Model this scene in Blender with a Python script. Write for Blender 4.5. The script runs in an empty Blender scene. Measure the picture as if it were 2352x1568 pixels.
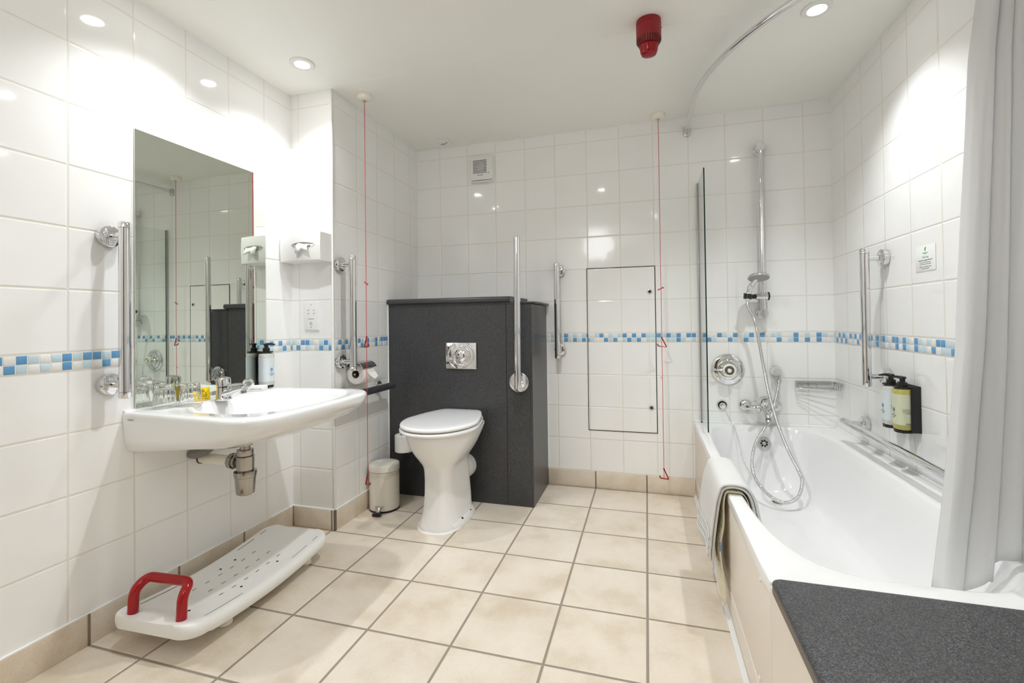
import bpy, bmesh, math, random
from mathutils import Vector, Matrix, noise
random.seed(7)
SC = bpy.context.scene
COL = SC.collection
PI = math.pi
V = Vector
# ------------------------------------------------------------------ room numbers (metres, camera stands above x=0, y=0)
XL, YN, XN, D, XR, H = -1.7746, 2.0033, -1.5241, 2.9199, 0.9831, 2.2349
YF = -0.80                       # wall behind the camera
ZB, ZM0, ZM1 = 0.1013, 0.9013, 0.9602   # baseboard top, mosaic band bottom / top

# ------------------------------------------------------------------ materials
def _lin(c):
    return tuple((x / 12.92 if x <= 0.04045 else ((x + 0.055) / 1.055) ** 2.4) for x in c)
def rgb(r, g, b):
    return _lin((r / 255, g / 255, b / 255))
def mat(name, col, rough=0.4, metal=0.0, trans=0.0, ior=1.45, vary=0.03, vscale=9.0, bump=0.0, bscale=200.0, emit=None, estr=0.0, spec=0.5, sss=0.0, coat=0.0):
    m = bpy.data.materials.new(name); m.use_nodes = True
    nt = m.node_tree; N = nt.nodes; L = nt.links
    p = N['Principled BSDF']
    p.inputs['Roughness'].default_value = rough
    p.inputs['Metallic'].default_value = metal
    p.inputs['Transmission Weight'].default_value = trans
    p.inputs['IOR'].default_value = ior
    p.inputs['Specular IOR Level'].default_value = spec
    p.inputs['Coat Weight'].default_value = coat
    if sss:
        p.inputs['Subsurface Weight'].default_value = sss
        p.inputs['Subsurface Radius'].default_value = (0.01, 0.01, 0.01)
    tc = N.new('ShaderNodeTexCoord')
    if vary > 0:
        nz = N.new('ShaderNodeTexNoise'); nz.inputs['Scale'].default_value = vscale; nz.inputs['Detail'].default_value = 4
        L.new(tc.outputs['Object'], nz.inputs['Vector'])
        mx = N.new('ShaderNodeMix'); mx.data_type = 'RGBA'
        mx.inputs['A'].default_value = tuple(c * (1 - vary) for c in col) + (1,)
        mx.inputs['B'].default_value = tuple(min(1, c * (1 + vary)) for c in col) + (1,)
        L.new(nz.outputs['Fac'], mx.inputs['Factor']); L.new(mx.outputs['Result'], p.inputs['Base Color'])
    else:
        p.inputs['Base Color'].default_value = tuple(col) + (1,)
    if bump > 0:
        nb = N.new('ShaderNodeTexNoise'); nb.inputs['Scale'].default_value = bscale; nb.inputs['Detail'].default_value = 3
        L.new(tc.outputs['Object'], nb.inputs['Vector'])
        b = N.new('ShaderNodeBump'); b.inputs['Strength'].default_value = bump; b.inputs['Distance'].default_value = 0.002
        L.new(nb.outputs['Fac'], b.inputs['Height']); L.new(b.outputs['Normal'], p.inputs['Normal'])
    if emit:
        p.inputs['Emission Color'].default_value = tuple(emit) + (1,)
        p.inputs['Emission Strength'].default_value = estr
    return m

def tile_mat(name, axis, u0, base, grout, rough=0.07, pitch=0.2, floor=False, v0=0.0, gw=0.0022, rows=True):
    """Square glazed tiles. axis: which world axis runs along the wall; u0: one vertical joint."""
    m = bpy.data.materials.new(name); m.use_nodes = True
    nt = m.node_tree; N = nt.nodes; L = nt.links; p = N['Principled BSDF']
    geo = N.new('ShaderNodeNewGeometry'); sep = N.new('ShaderNodeSeparateXYZ'); L.new(geo.outputs['Position'], sep.inputs[0])
    def M(op, a, b=None, c=None):
        n = N.new('ShaderNodeMath'); n.operation = op
        for i, x in enumerate((a, b, c)):
            if x is None: continue
            if hasattr(x, 'is_output'): L.new(x, n.inputs[i])
            else: n.inputs[i].default_value = x
        return n.outputs[0]
    U = M('DIVIDE', M('SUBTRACT', sep.outputs[axis.upper()], u0), pitch)
    if floor and rows:
        Vv = M('DIVIDE', M('SUBTRACT', sep.outputs['Y'], v0), pitch)
    elif rows:
        up = M('GREATER_THAN', sep.outputs['Z'], 0.93)
        off = M('ADD', M('MULTIPLY', up, ZM1 - ZB), ZB)
        Vv = M('DIVIDE', M('SUBTRACT', sep.outputs['Z'], off), pitch)
        Vv = M('ADD', Vv, M('MULTIPLY', up, 20.0))
    else:
        Vv = M('ADD', M('MULTIPLY', sep.outputs['Z'], 0.0), 0.5)
    def dist(t):
        f = M('FRACT', t)
        return M('MULTIPLY', M('MINIMUM', f, M('SUBTRACT', 1.0, f)), pitch)
    d = M('MINIMUM', dist(U), dist(Vv))
    mr = N.new('ShaderNodeMapRange'); mr.interpolation_type = 'SMOOTHSTEP'
    mr.inputs['From Min'].default_value = gw * 0.55; mr.inputs['From Max'].default_value = gw * 0.8
    L.new(d, mr.inputs['Value'])                                        # 0 in the joint, 1 on the tile
    cell = N.new('ShaderNodeCombineXYZ'); L.new(M('FLOOR', U), cell.inputs[0]); L.new(M('FLOOR', Vv), cell.inputs[1])
    wn = N.new('ShaderNodeTexWhiteNoise'); wn.noise_dimensions = '2D'; L.new(cell.outputs[0], wn.inputs['Vector'])
    sc2 = N.new('ShaderNodeSeparateColor'); L.new(wn.outputs['Color'], sc2.inputs[0])
    # colour
    nz = N.new('ShaderNodeTexNoise'); nz.inputs['Scale'].default_value = 5.5 if floor else 3.0; nz.inputs['Detail'].default_value = 6; nz.inputs['Roughness'].default_value = 0.6
    vec = N.new('ShaderNodeVectorMath'); vec.operation = 'ADD'
    k = N.new('ShaderNodeVectorMath'); k.operation = 'SCALE'; L.new(wn.outputs['Color'], k.inputs[0]); k.inputs['Scale'].default_value = 9.0
    L.new(geo.outputs['Position'], vec.inputs[0]); L.new(k.outputs[0], vec.inputs[1]); L.new(vec.outputs[0], nz.inputs['Vector'])
    cr = N.new('ShaderNodeValToRGB'); L.new(nz.outputs['Fac'], cr.inputs[0])
    e = cr.color_ramp.elements
    if floor:
        e[0].position = 0.30; e[0].color = rgb(210, 195, 174) + (1,)
        e[1].position = 0.72; e[1].color = rgb(232, 222, 209) + (1,)
        q = cr.color_ramp.elements.new(0.5); q.color = rgb(224, 213, 197) + (1,)
    else:
        e[0].position = 0.3; e[0].color = tuple(c * 0.975 for c in base) + (1,)
        e[1].position = 0.7; e[1].color = tuple(base) + (1,)
    tint = N.new('ShaderNodeMix'); tint.data_type = 'RGBA'; tint.blend_type = 'MULTIPLY'
    vr = N.new('ShaderNodeMapRange'); vr.inputs['To Min'].default_value = 0.955 if floor else 0.985; vr.inputs['To Max'].default_value = 1.0
    L.new(sc2.outputs[0], vr.inputs['Value'])
    cc = N.new('ShaderNodeCombineColor'); [L.new(vr.outputs[0], cc.inputs[i]) for i in range(3)]
    tint.inputs['Factor'].default_value = 1.0; L.new(cr.outputs[0], tint.inputs['A']); L.new(cc.outputs[0], tint.inputs['B'])
    colr = tint.outputs['Result']
    if floor:                                                           # fine dark speckle of the stoneware
        sp = N.new('ShaderNodeTexNoise'); sp.inputs['Scale'].default_value = 260; sp.inputs['Detail'].default_value = 2
        L.new(geo.outputs['Position'], sp.inputs['Vector'])
        sr = N.new('ShaderNodeMapRange'); sr.inputs['From Min'].default_value = 0.30; sr.inputs['From Max'].default_value = 0.46; sr.inputs['To Min'].default_value = 0.86
        L.new(sp.outputs['Fac'], sr.inputs['Value'])
        c3 = N.new('ShaderNodeCombineColor'); [L.new(sr.outputs[0], c3.inputs[i]) for i in range(3)]
        m3 = N.new('ShaderNodeMix'); m3.data_type = 'RGBA'; m3.blend_type = 'MULTIPLY'; m3.inputs['Factor'].default_value = 1.0
        L.new(colr, m3.inputs['A']); L.new(c3.outputs[0], m3.inputs['B']); colr = m3.outputs['Result']
    mx = N.new('ShaderNodeMix'); mx.data_type = 'RGBA'
    mx.inputs['A'].default_value = tuple(grout) + (1,)
    L.new(mr.outputs[0], mx.inputs['Factor']); L.new(colr, mx.inputs['B']); L.new(mx.outputs['Result'], p.inputs['Base Color'])
    rr = N.new('ShaderNodeMapRange'); rr.inputs['To Min'].default_value = 0.7; rr.inputs['To Max'].default_value = rough
    L.new(mr.outputs[0], rr.inputs['Value']); L.new(rr.outputs[0], p.inputs['Roughness'])
    # relief: pillowed edge, soft waviness of the glaze, every tile set at its own tiny tilt
    pe = N.new('ShaderNodeMapRange'); pe.interpolation_type = 'SMOOTHSTEP'
    pe.inputs['From Min'].default_value = gw * 0.5; pe.inputs['From Max'].default_value = gw * (1.4 if floor else 2.6)
    pe.inputs['To Max'].default_value = 0.0010
    L.new(d, pe.inputs['Value'])
    wv = N.new('ShaderNodeTexNoise'); wv.inputs['Scale'].default_value = 40.0 if floor else 11.0; wv.inputs['Detail'].default_value = 1.0
    L.new(vec.outputs[0], wv.inputs['Vector'])
    h = M('ADD', pe.outputs[0], M('MULTIPLY', wv.outputs['Fac'], 0.0006 if floor else 0.00055))
    if not floor:
        fu = M('SUBTRACT', M('FRACT', U), 0.5); fv = M('SUBTRACT', M('FRACT', Vv), 0.5)
        h = M('ADD', h, M('MULTIPLY', fu, M('MULTIPLY', M('SUBTRACT', sc2.outputs[1], 0.5), 0.0014)))
        h = M('ADD', h, M('MULTIPLY', fv, M('MULTIPLY', M('SUBTRACT', sc2.outputs[2], 0.5), 0.0014)))
    bp = N.new('ShaderNodeBump'); bp.inputs['Strength'].default_value = 1.0; bp.inputs['Distance'].default_value = 1.0
    L.new(h, bp.inputs['Height']); L.new(bp.outputs['Normal'], p.inputs['Normal'])
    return m

def granite(name, dark, light, rough=0.28):
    m = bpy.data.materials.new(name); m.use_nodes = True
    nt = m.node_tree; N = nt.nodes; L = nt.links; p = N['Principled BSDF']
    g = N.new('ShaderNodeNewGeometry')
    n1 = N.new('ShaderNodeTexNoise'); n1.inputs['Scale'].default_value = 420; n1.inputs['Detail'].default_value = 3; n1.inputs['Roughness'].default_value = 0.75
    L.new(g.outputs['Position'], n1.inputs['Vector'])
    cr = N.new('ShaderNodeValToRGB'); L.new(n1.outputs['Fac'], cr.inputs[0])
    e = cr.color_ramp.elements
    e[0].position = 0.40; e[0].color = tuple(dark) + (1,)
    e[1].position = 0.70; e[1].color = tuple(light) + (1,)
    q = cr.color_ramp.elements.new(0.56); q.color = tuple(dark[i] * 0.62 + light[i] * 0.38 for i in range(3)) + (1,)
    L.new(cr.outputs[0], p.inputs['Base Color'])
    p.inputs['Roughness'].default_value = rough; p.inputs['Specular IOR Level'].default_value = 0.4
    return m

def pane_mat(name, tint, refl=1.0):
    m = bpy.data.materials.new(name); m.use_nodes = True
    nt = m.node_tree; N = nt.nodes; L = nt.links
    for n in list(N):
        if n.type == 'BSDF_PRINCIPLED': N.remove(n)
    out = [n for n in N if n.type == 'OUTPUT_MATERIAL'][0]
    t = N.new('ShaderNodeBsdfTransparent'); t.inputs[0].default_value = tuple(tint) + (1,)
    g = N.new('ShaderNodeBsdfGlossy'); g.inputs['Roughness'].default_value = 0.01
    f = N.new('ShaderNodeFresnel'); f.inputs['IOR'].default_value = 1.5
    ge = N.new('ShaderNodeNewGeometry'); s1 = N.new('ShaderNodeMath'); s1.operation = 'SUBTRACT'; s1.inputs[0].default_value = 1.0; L.new(ge.outputs['Backfacing'], s1.inputs[1])
    s2 = N.new('ShaderNodeMath'); s2.operation = 'MULTIPLY'; L.new(f.outputs[0], s2.inputs[0]); L.new(s1.outputs[0], s2.inputs[1])
    s3 = N.new('ShaderNodeMath'); s3.operation = 'MULTIPLY'; L.new(s2.outputs[0], s3.inputs[0]); s3.inputs[1].default_value = refl
    x = N.new('ShaderNodeMixShader'); L.new(s3.outputs[0], x.inputs[0]); L.new(t.outputs[0], x.inputs[1]); L.new(g.outputs[0], x.inputs[2])
    L.new(x.outputs[0], out.inputs['Surface'])
    return m

WALLC = (0.905, 0.905, 0.895)
GROUT = rgb(226, 220, 202)
MT = {}
MT['wall_left'] = tile_mat('glazed_tile_left', 'y', 1.0271, WALLC, GROUT)
MT['wall_back'] = tile_mat('glazed_tile_back', 'x', -0.7481, WALLC, GROUT)
MT['wall_right'] = tile_mat('glazed_tile_right', 'y', 2.344, WALLC, GROUT)
MT['wall_front'] = tile_mat('glazed_tile_front', 'x', -0.7481, WALLC, GROUT)
MT['box_front'] = tile_mat('glazed_tile_boxing_front', 'x', -1.7276, WALLC, GROUT)
MT['box_side'] = tile_mat('glazed_tile_boxing_side', 'y', 2.2159, WALLC, GROUT)
MT['floor'] = tile_mat('beige_floor_tile', 'x', -0.0129, None, rgb(146, 136, 122), rough=0.42, pitch=0.3047, floor=True, v0=2.6032, gw=0.0064)
MT['white'] = mat('white_glaze', (0.84, 0.84, 0.835), rough=0.06, vary=0.004, coat=0.3)
MT['acrylic'] = mat('white_bath_enamel', (0.86, 0.86, 0.86), rough=0.12, vary=0.006)
MT['wplast'] = mat('white_plastic', (0.82, 0.82, 0.80), rough=0.3, vary=0.01)
MT['cream'] = mat('cream_plastic', rgb(240, 236, 222), rough=0.32, vary=0.01)
MT['panel'] = mat('cream_bath_panel', rgb(228, 219, 208), rough=0.3, vary=0.012, vscale=3)
MT['seam'] = mat('seam_line', rgb(178, 166, 152), rough=0.6, vary=0.02)
MT['sil'] = mat('white_sealant', (0.85, 0.86, 0.86), rough=0.35, vary=0.02, vscale=40)
MT['chrome'] = mat('polished_chrome', (0.78, 0.78, 0.79), rough=0.05, metal=1, vary=0.004)
MT['wire'] = mat('dull_chrome_wire', (0.50, 0.50, 0.50), rough=0.22, metal=1, vary=0.02)
MT['chrome2'] = mat('satin_chrome', (0.66, 0.66, 0.66), rough=0.2, metal=1, vary=0.01)
MT['steel'] = mat('worn_chrome', rgb(170, 165, 158), rough=0.16, metal=1, vary=0.12, vscale=30)
MT['black'] = mat('black_plastic', rgb(28, 28, 29), rough=0.35, vary=0.05)
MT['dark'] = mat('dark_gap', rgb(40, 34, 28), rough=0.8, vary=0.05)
MT['grey'] = mat('grey_rubber_pipe', rgb(128, 124, 121), rough=0.5, vary=0.05)
MT['greypl'] = mat('dark_grey_nylon', rgb(58, 58, 60), rough=0.4, vary=0.04)
MT['red'] = mat('gloss_red_plastic', rgb(156, 12, 20), rough=0.14, vary=0.03)
MT['redm'] = mat('red_alarm_plastic', rgb(142, 24, 30), rough=0.42, vary=0.03)
MT['redd'] = mat('dark_red_slot', rgb(70, 8, 12), rough=0.6, vary=0.03)
MT['redl'] = mat('red_lens', rgb(146, 12, 20), rough=0.1, vary=0.03)
MT['cord'] = mat('red_cord', rgb(196, 52, 48), rough=0.6, vary=0.05)
MT['paper'] = mat('soft_white_paper', (0.84, 0.83, 0.81), rough=0.9, vary=0.03, vscale=60, bump=0.3, bscale=180)
MT['card'] = mat('brown_card', rgb(120, 100, 76), rough=0.9, vary=0.05)
MT['towel'] = mat('white_terry', (0.74, 0.735, 0.72), rough=0.95, vary=0.03, vscale=80, bump=0.9, bscale=420, spec=0.1)
MT['rubber'] = mat('cream_rubber', rgb(226, 220, 196), rough=0.5, vary=0.03, vscale=20)
MT['rubberd'] = mat('rubber_hole', rgb(128, 118, 84), rough=0.8, vary=0.05)
MT['curtain'] = mat('white_curtain_cloth', (0.86, 0.86, 0.86), rough=0.85, vary=0.012, vscale=20, bump=0.2, bscale=700, spec=0.1)
def _translucent(m, fac, col):
    nt = m.node_tree; N = nt.nodes; L = nt.links
    p = N['Principled BSDF']; out = [n for n in N if n.type == 'OUTPUT_MATERIAL'][0]
    t = N.new('ShaderNodeBsdfTranslucent'); t.inputs[0].default_value = tuple(col) + (1,)
    x = N.new('ShaderNodeMixShader'); x.inputs[0].default_value = fac
    L.new(p.outputs[0], x.inputs[1]); L.new(t.outputs[0], x.inputs[2]); L.new(x.outputs[0], out.inputs['Surface'])
_translucent(MT['curtain'], 0.38, (0.88, 0.88, 0.88))
MT['granite'] = granite('charcoal_speckle_laminate', rgb(40, 40, 42), rgb(98, 98, 100))
MT['granite2'] = granite('grey_speckle_worktop', rgb(36, 36, 38), rgb(124, 124, 126), rough=0.45)
MT['gedge'] = mat('dull_worktop_edge', rgb(108, 98, 90), rough=0.5, vary=0.05)
MT['base_y'] = tile_mat('beige_skirting_tile_side', 'y', 2.6032, None, rgb(132, 120, 104), rough=0.4, pitch=0.3047, floor=True, rows=False, gw=0.0066)
MT['base_x'] = tile_mat('beige_skirting_tile_back', 'x', -0.0129, None, rgb(132, 120, 104), rough=0.4, pitch=0.3047, floor=True, rows=False, gw=0.0066)
MT['glass'] = mat('clear_glass', (1, 1, 1), rough=0.0, trans=1.0, ior=1.45, vary=0)
MT['pane'] = pane_mat('screen_glass', (0.955, 0.975, 0.962))
MT['pedge'] = mat('dark_green_glass_edge', rgb(22, 44, 36), rough=0.15, vary=0.03)
MT['bottle'] = mat('clear_bottle', (0.93, 0.95, 0.95), rough=0.03, trans=0.85, ior=1.33, vary=0)
MT['gelw'] = mat('pale_gel', rgb(226, 228, 220), rough=0.08, trans=0.25, vary=0.01)
MT['gely'] = mat('yellow_gel', rgb(216, 206, 118), rough=0.08, trans=0.35, vary=0.02)
MT['lab1'] = mat('pale_blue_label', rgb(214, 222, 226), rough=0.4, vary=0.01)
MT['lab2'] = mat('pale_green_label', rgb(206, 210, 180), rough=0.4, vary=0.01)
MT['teal'] = mat('teal_print', rgb(106, 156, 160), rough=0.5, vary=0.02)
MT['bluep'] = mat('blue_print', rgb(126, 158, 208), rough=0.5, vary=0.02)
MT['ink'] = mat('grey_ink', rgb(96, 98, 98), rough=0.6, vary=0.02)
MT['inkd'] = mat('black_ink', rgb(26, 24, 20), rough=0.6, vary=0.02)
MT['inkb'] = mat('blue_ink', rgb(40, 48, 120), rough=0.6, vary=0.02)
MT['inkg'] = mat('green_ink', rgb(104, 176, 92), rough=0.6, vary=0.02)
MT['yellow'] = mat('yellow_card', rgb(250, 214, 26), rough=0.5, vary=0.01)
MT['blueflash'] = mat('blue_tag', rgb(58, 120, 184), rough=0.6, vary=0.03)
MT['mosw'] = mat('white_mosaic', (0.80, 0.80, 0.785), rough=0.08, vary=0.03, vscale=30)
MT['mosp'] = mat('pale_blue_mosaic', rgb(196, 216, 226), rough=0.08, vary=0.05, vscale=30)
MT['mosb'] = mat('blue_mosaic', rgb(98, 154, 200), rough=0.08, vary=0.07, vscale=30)
MT['grout'] = mat('pale_grout', rgb(236, 232, 224), rough=0.8, vary=0.02)
MT['door'] = mat('brown_door_wood', rgb(96, 66, 44), rough=0.35, vary=0.15, vscale=4)
MT['lens'] = mat('lamp_lens', (1, 1, 1), rough=0.3, vary=0, emit=(1.0, 0.985, 0.95), estr=45.0)
MT['linerm'] = pane_mat('thin_clear_film', (0.93, 0.93, 0.92))

def mirror_mat():
    m = bpy.data.materials.new('silvered_mirror'); m.use_nodes = True
    nt = m.node_tree; N = nt.nodes; p = N['Principled BSDF']
    p.inputs['Base Color'].default_value = (0.72, 0.76, 0.69, 1); p.inputs['Metallic'].default_value = 1; p.inputs['Roughness'].default_value = 0.0
    return m
MT['mirror'] = mirror_mat()

def ceil_mat():
    m = bpy.data.materials.new('painted_ceiling'); m.use_nodes = True
    nt = m.node_tree; N = nt.nodes; L = nt.links; p = N['Principled BSDF']
    p.inputs['Roughness'].default_value = 0.55
    g = N.new('ShaderNodeNewGeometry'); n1 = N.new('ShaderNodeTexNoise'); n1.inputs['Scale'].default_value = 1.7; n1.inputs['Detail'].default_value = 5
    L.new(g.outputs['Position'], n1.inputs['Vector'])
    cr = N.new('ShaderNodeValToRGB'); L.new(n1.outputs['Fac'], cr.inputs[0])
    cr.color_ramp.elements[0].position = 0.3; cr.color_ramp.elements[0].color = (0.875, 0.875, 0.83, 1)
    cr.color_ramp.elements[1].position = 0.7; cr.color_ramp.elements[1].color = (0.90, 0.895, 0.85, 1)
    L.new(cr.outputs[0], p.inputs['Base Color'])
    n2 = N.new('ShaderNodeTexNoise'); n2.inputs['Scale'].default_value = 90; L.new(g.outputs['Position'], n2.inputs['Vector'])
    b = N.new('ShaderNodeBump'); b.inputs['Strength'].default_value = 0.15; b.inputs['Distance'].default_value = 0.001
    L.new(n2.outputs['Fac'], b.inputs['Height']); L.new(b.outputs['Normal'], p.inputs['Normal'])
    return m
MT['ceil'] = ceil_mat()

# ------------------------------------------------------------------ mesh builder
def basis(d):
    d = V(d).normalized()
    a = V((0, 0, 1)) if abs(d.z) < 0.9 else V((1, 0, 0))
    u = d.cross(a).normalized(); w = d.cross(u).normalized()
    return u, w, d
class B:
    def __init__(s): s.v = []; s.f = []; s.m = []; s.mi = 0
    def add(s, vs, fs):
        o = len(s.v); s.v += [V(x) for x in vs]
        for f in fs: s.f.append([i + o for i in f]); s.m.append(s.mi)
        return s
    def box(s, lo, hi, bev=0.0, seg=2):
        if bev <= 0:
            x0, y0, z0 = lo; x1, y1, z1 = hi
            return s.add([(x0, y0, z0), (x1, y0, z0), (x1, y1, z0), (x0, y1, z0), (x0, y0, z1), (x1, y0, z1), (x1, y1, z1), (x0, y1, z1)],
                         [(0, 3, 2, 1), (4, 5, 6, 7), (0, 1, 5, 4), (1, 2, 6, 5), (2, 3, 7, 6), (3, 0, 4, 7)])
        bm = bmesh.new(); bmesh.ops.create_cube(bm, size=1)
        c = [(a + b) / 2 for a, b in zip(lo, hi)]; d = [b - a for a, b in zip(lo, hi)]
        for v in bm.verts: v.co = V((v.co.x * d[0] + c[0], v.co.y * d[1] + c[1], v.co.z * d[2] + c[2]))
        bmesh.ops.bevel(bm, geom=list(bm.edges), offset=bev, segments=seg, profile=0.5, affect='EDGES')
        return s.bm(bm)
    def bm(s, bm, M=None):
        bm.verts.index_update()
        s.add([(M @ v.co) if M else v.co.copy() for v in bm.verts], [[v.index for v in f.verts] for f in bm.faces]); bm.free(); return s
    def loft(s, rings, cap0=True, cap1=True, closed=True):
        n = len(rings[0]); vs = [p for r in rings for p in r]; fs = []
        for i in range(len(rings) - 1):
            for j in range(n if closed else n - 1):
                k = (j + 1) % n
                fs.append((i * n + j, i * n + k, (i + 1) * n + k, (i + 1) * n + j))
        if cap0: fs.append(tuple(reversed(range(n))))
        if cap1: fs.append(tuple((len(rings) - 1) * n + j for j in range(n)))
        return s.add(vs, fs)
    def cyl(s, a, b, r, r2=None, seg=24, caps=True):
        r2 = r if r2 is None else r2; a = V(a); b = V(b); u, w, d = basis(b - a)
        R = lambda c, q: [c + (u * math.cos(2 * PI * i / seg) + w * math.sin(2 * PI * i / seg)) * q for i in range(seg)]
        return s.loft([R(a, r), R(b, r2)], caps, caps)
    def lathe(s, o, d, prof, seg=32, cap0=True, cap1=True):
        """prof: (distance along d, radius)"""
        o = V(o); u, w, d = basis(d)
        return s.loft([[o + d * h + (u * math.cos(2 * PI * i / seg) + w * math.sin(2 * PI * i / seg)) * max(r, 1e-5) for i in range(seg)] for h, r in prof], cap0, cap1)
    def tube(s, pts, r, seg=12, caps=True, closed=False, rad=None, flat=None):
        pts = [V(p) for p in pts]; n = len(pts); rings = []
        T = []
        for i in range(n):
            a = pts[(i - 1) % n] if (closed or i > 0) else pts[i]; b = pts[(i + 1) % n] if (closed or i < n - 1) else pts[i]
            T.append((b - a).normalized())
        u, w, _ = basis(T[0])
        for i in range(n):
            if i: 
                q = T[i - 1].rotation_difference(T[i]); u = q @ u
                u = (u - T[i] * u.dot(T[i])).normalized()
            w = T[i].cross(u)
            rr = rad[i] if rad else r
            fa, fb = flat if flat else (1, 1)
            rings.append([pts[i] + (u * math.cos(2 * PI * j / seg) * fa + w * math.sin(2 * PI * j / seg) * fb) * rr for j in range(seg)])
        if closed: rings.append(rings[0]); caps = False
        return s.loft(rings, caps, caps)
    def grid(s, rows):
        return s.loft(rows, False, False, closed=False)
    def build(s, name, m, parent=None, smooth=True, ang=35, weld=False):
        me = bpy.data.meshes.new(name); me.from_pydata([tuple(v) for v in s.v], [], s.f)
        ms = m if isinstance(m, (list, tuple)) else [m]
        for x in ms: me.materials.append(x)
        if len(ms) > 1:
            for p, i in zip(me.polygons, s.m): p.material_index = i
        bm = bmesh.new(); bm.from_mesh(me)
        if weld: bmesh.ops.remove_doubles(bm, verts=bm.verts, dist=1e-5)
        bmesh.ops.recalc_face_normals(bm, faces=bm.faces); bm.to_mesh(me); bm.free()
        if smooth:
            me.shade_smooth(); me.set_sharp_from_angle(angle=math.radians(ang))
        o = bpy.data.objects.new(name, me); COL.objects.link(o)
        if parent is not None: adopt(o, parent)
        return o
def world(o):
    M = Matrix.Translation(o.location) @ o.rotation_euler.to_matrix().to_4x4()
    return (world(o.parent) @ o.matrix_parent_inverse @ M) if o.parent else M
def adopt(o, parent):
    o.parent = parent; o.matrix_parent_inverse = world(parent).inverted()
def thing(name, label, cat, loc, group=None):
    o = bpy.data.objects.new(name, None); COL.objects.link(o); o.location = loc; o.empty_display_size = 0.05
    return tag(o, label, cat, group)
def tag(o, label, cat, group=None):
    o['label'] = label; o['category'] = cat
    if group: o['group'] = group
    return o
def struct(o):
    o['kind'] = 'structure'; return o
def fillet(pts, r, n=6):
    """round the inner corners of a polyline"""
    pts = [V(p) for p in pts]; out = [pts[0]]
    for i in range(1, len(pts) - 1):
        a, b, c = pts[i - 1], pts[i], pts[i + 1]
        q = min(r, (a - b).length * 0.49, (c - b).length * 0.49)
        p0 = b + (a - b).normalized() * q; p1 = b + (c - b).normalized() * q
        for k in range(n + 1):
            t = k / n; out.append(p0 * (1 - t) ** 2 + b * 2 * t * (1 - t) + p1 * t * t)
    out.append(pts[-1]); return out
def spline(pts, step=0.01):
    pts = [V(p) for p in pts]; P = [pts[0] * 2 - pts[1]] + pts + [pts[-1] * 2 - pts[-2]]; out = []
    for i in range(1, len(P) - 2):
        n = max(2, int((P[i + 1] - P[i]).length / step))
        for k in range(n):
            t = k / n; a, b, c, d = P[i - 1], P[i], P[i + 1], P[i + 2]
            out.append(0.5 * ((2 * b) + (c - a) * t + (2 * a - 5 * b + 4 * c - d) * t * t + (3 * b - a - 3 * c + d) * t ** 3))
    out.append(pts[-1]); return out
def text(name, s, size, o, xd, yd, m, parent, align='CENTER', ext=0.0002, bold=False):
    c = bpy.data.curves.new(name, 'FONT'); c.body = s; c.size = size; c.align_x = align; c.extrude = ext
    if bold: c.offset = size * 0.02
    t = bpy.data.objects.new(name, c); COL.objects.link(t)
    dg = bpy.context.evaluated_depsgraph_get(); me = bpy.data.meshes.new_from_object(t.evaluated_get(dg))
    bpy.data.objects.remove(t); bpy.data.curves.remove(c)
    xd = V(xd).normalized(); yd = V(yd).normalized(); zd = xd.cross(yd)
    M = Matrix((xd, yd, zd)).transposed().to_4x4(); M.translation = V(o); me.transform(M)
    me.materials.clear(); me.materials.append(m); me.name = name
    ob = bpy.data.objects.new(name, me); COL.objects.link(ob)
    if parent is not None: adopt(ob, parent)
    return ob
def superring(cx, cy, z, a, b0, b1, n, N=64, n2=None):
    """oval-to-rectangle outline: half width a, b0 towards -y, b1 towards +y"""
    out = []
    for i in range(N):
        t = 2 * PI * i / N; c, s_ = math.cos(t), math.sin(t)
        e = n if s_ < 0 else (n2 or n); b = b0 if s_ < 0 else b1
        out.append(V((cx + a * math.copysign(abs(c) ** (2 / e), c), cy + b * math.copysign(abs(s_) ** (2 / e), s_), z)))
    return out
def rr2d(w, h, r, n=5):
    """rounded rectangle outline centred at 0 in 2D"""
    out = []
    for cx, cy, a0 in ((w / 2 - r, h / 2 - r, 0), (-w / 2 + r, h / 2 - r, 90), (-w / 2 + r, -h / 2 + r, 180), (w / 2 - r, -h / 2 + r, 270)):
        for k in range(n + 1):
            a = math.radians(a0 + 90 * k / n); out.append((cx + r * math.cos(a), cy + r * math.sin(a)))
    return out
def slab(b, o, xd, yd, w, h, t, r=0.006, edge=0.0015):
    """plate standing off a surface: o centre on the surface, thickness t along xd x yd"""
    xd = V(xd).normalized(); yd = V(yd).normalized(); zd = xd.cross(yd); o = V(o)
    R = lambda q, z: [o + xd * x + yd * y + zd * z for x, y in rr2d(w - 2 * q, h - 2 * q, max(r - q, 0.0004))]
    return b.loft([R(0, 0), R(0, t - edge), R(edge * 0.3, t - edge * 0.3), R(edge, t)])
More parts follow.
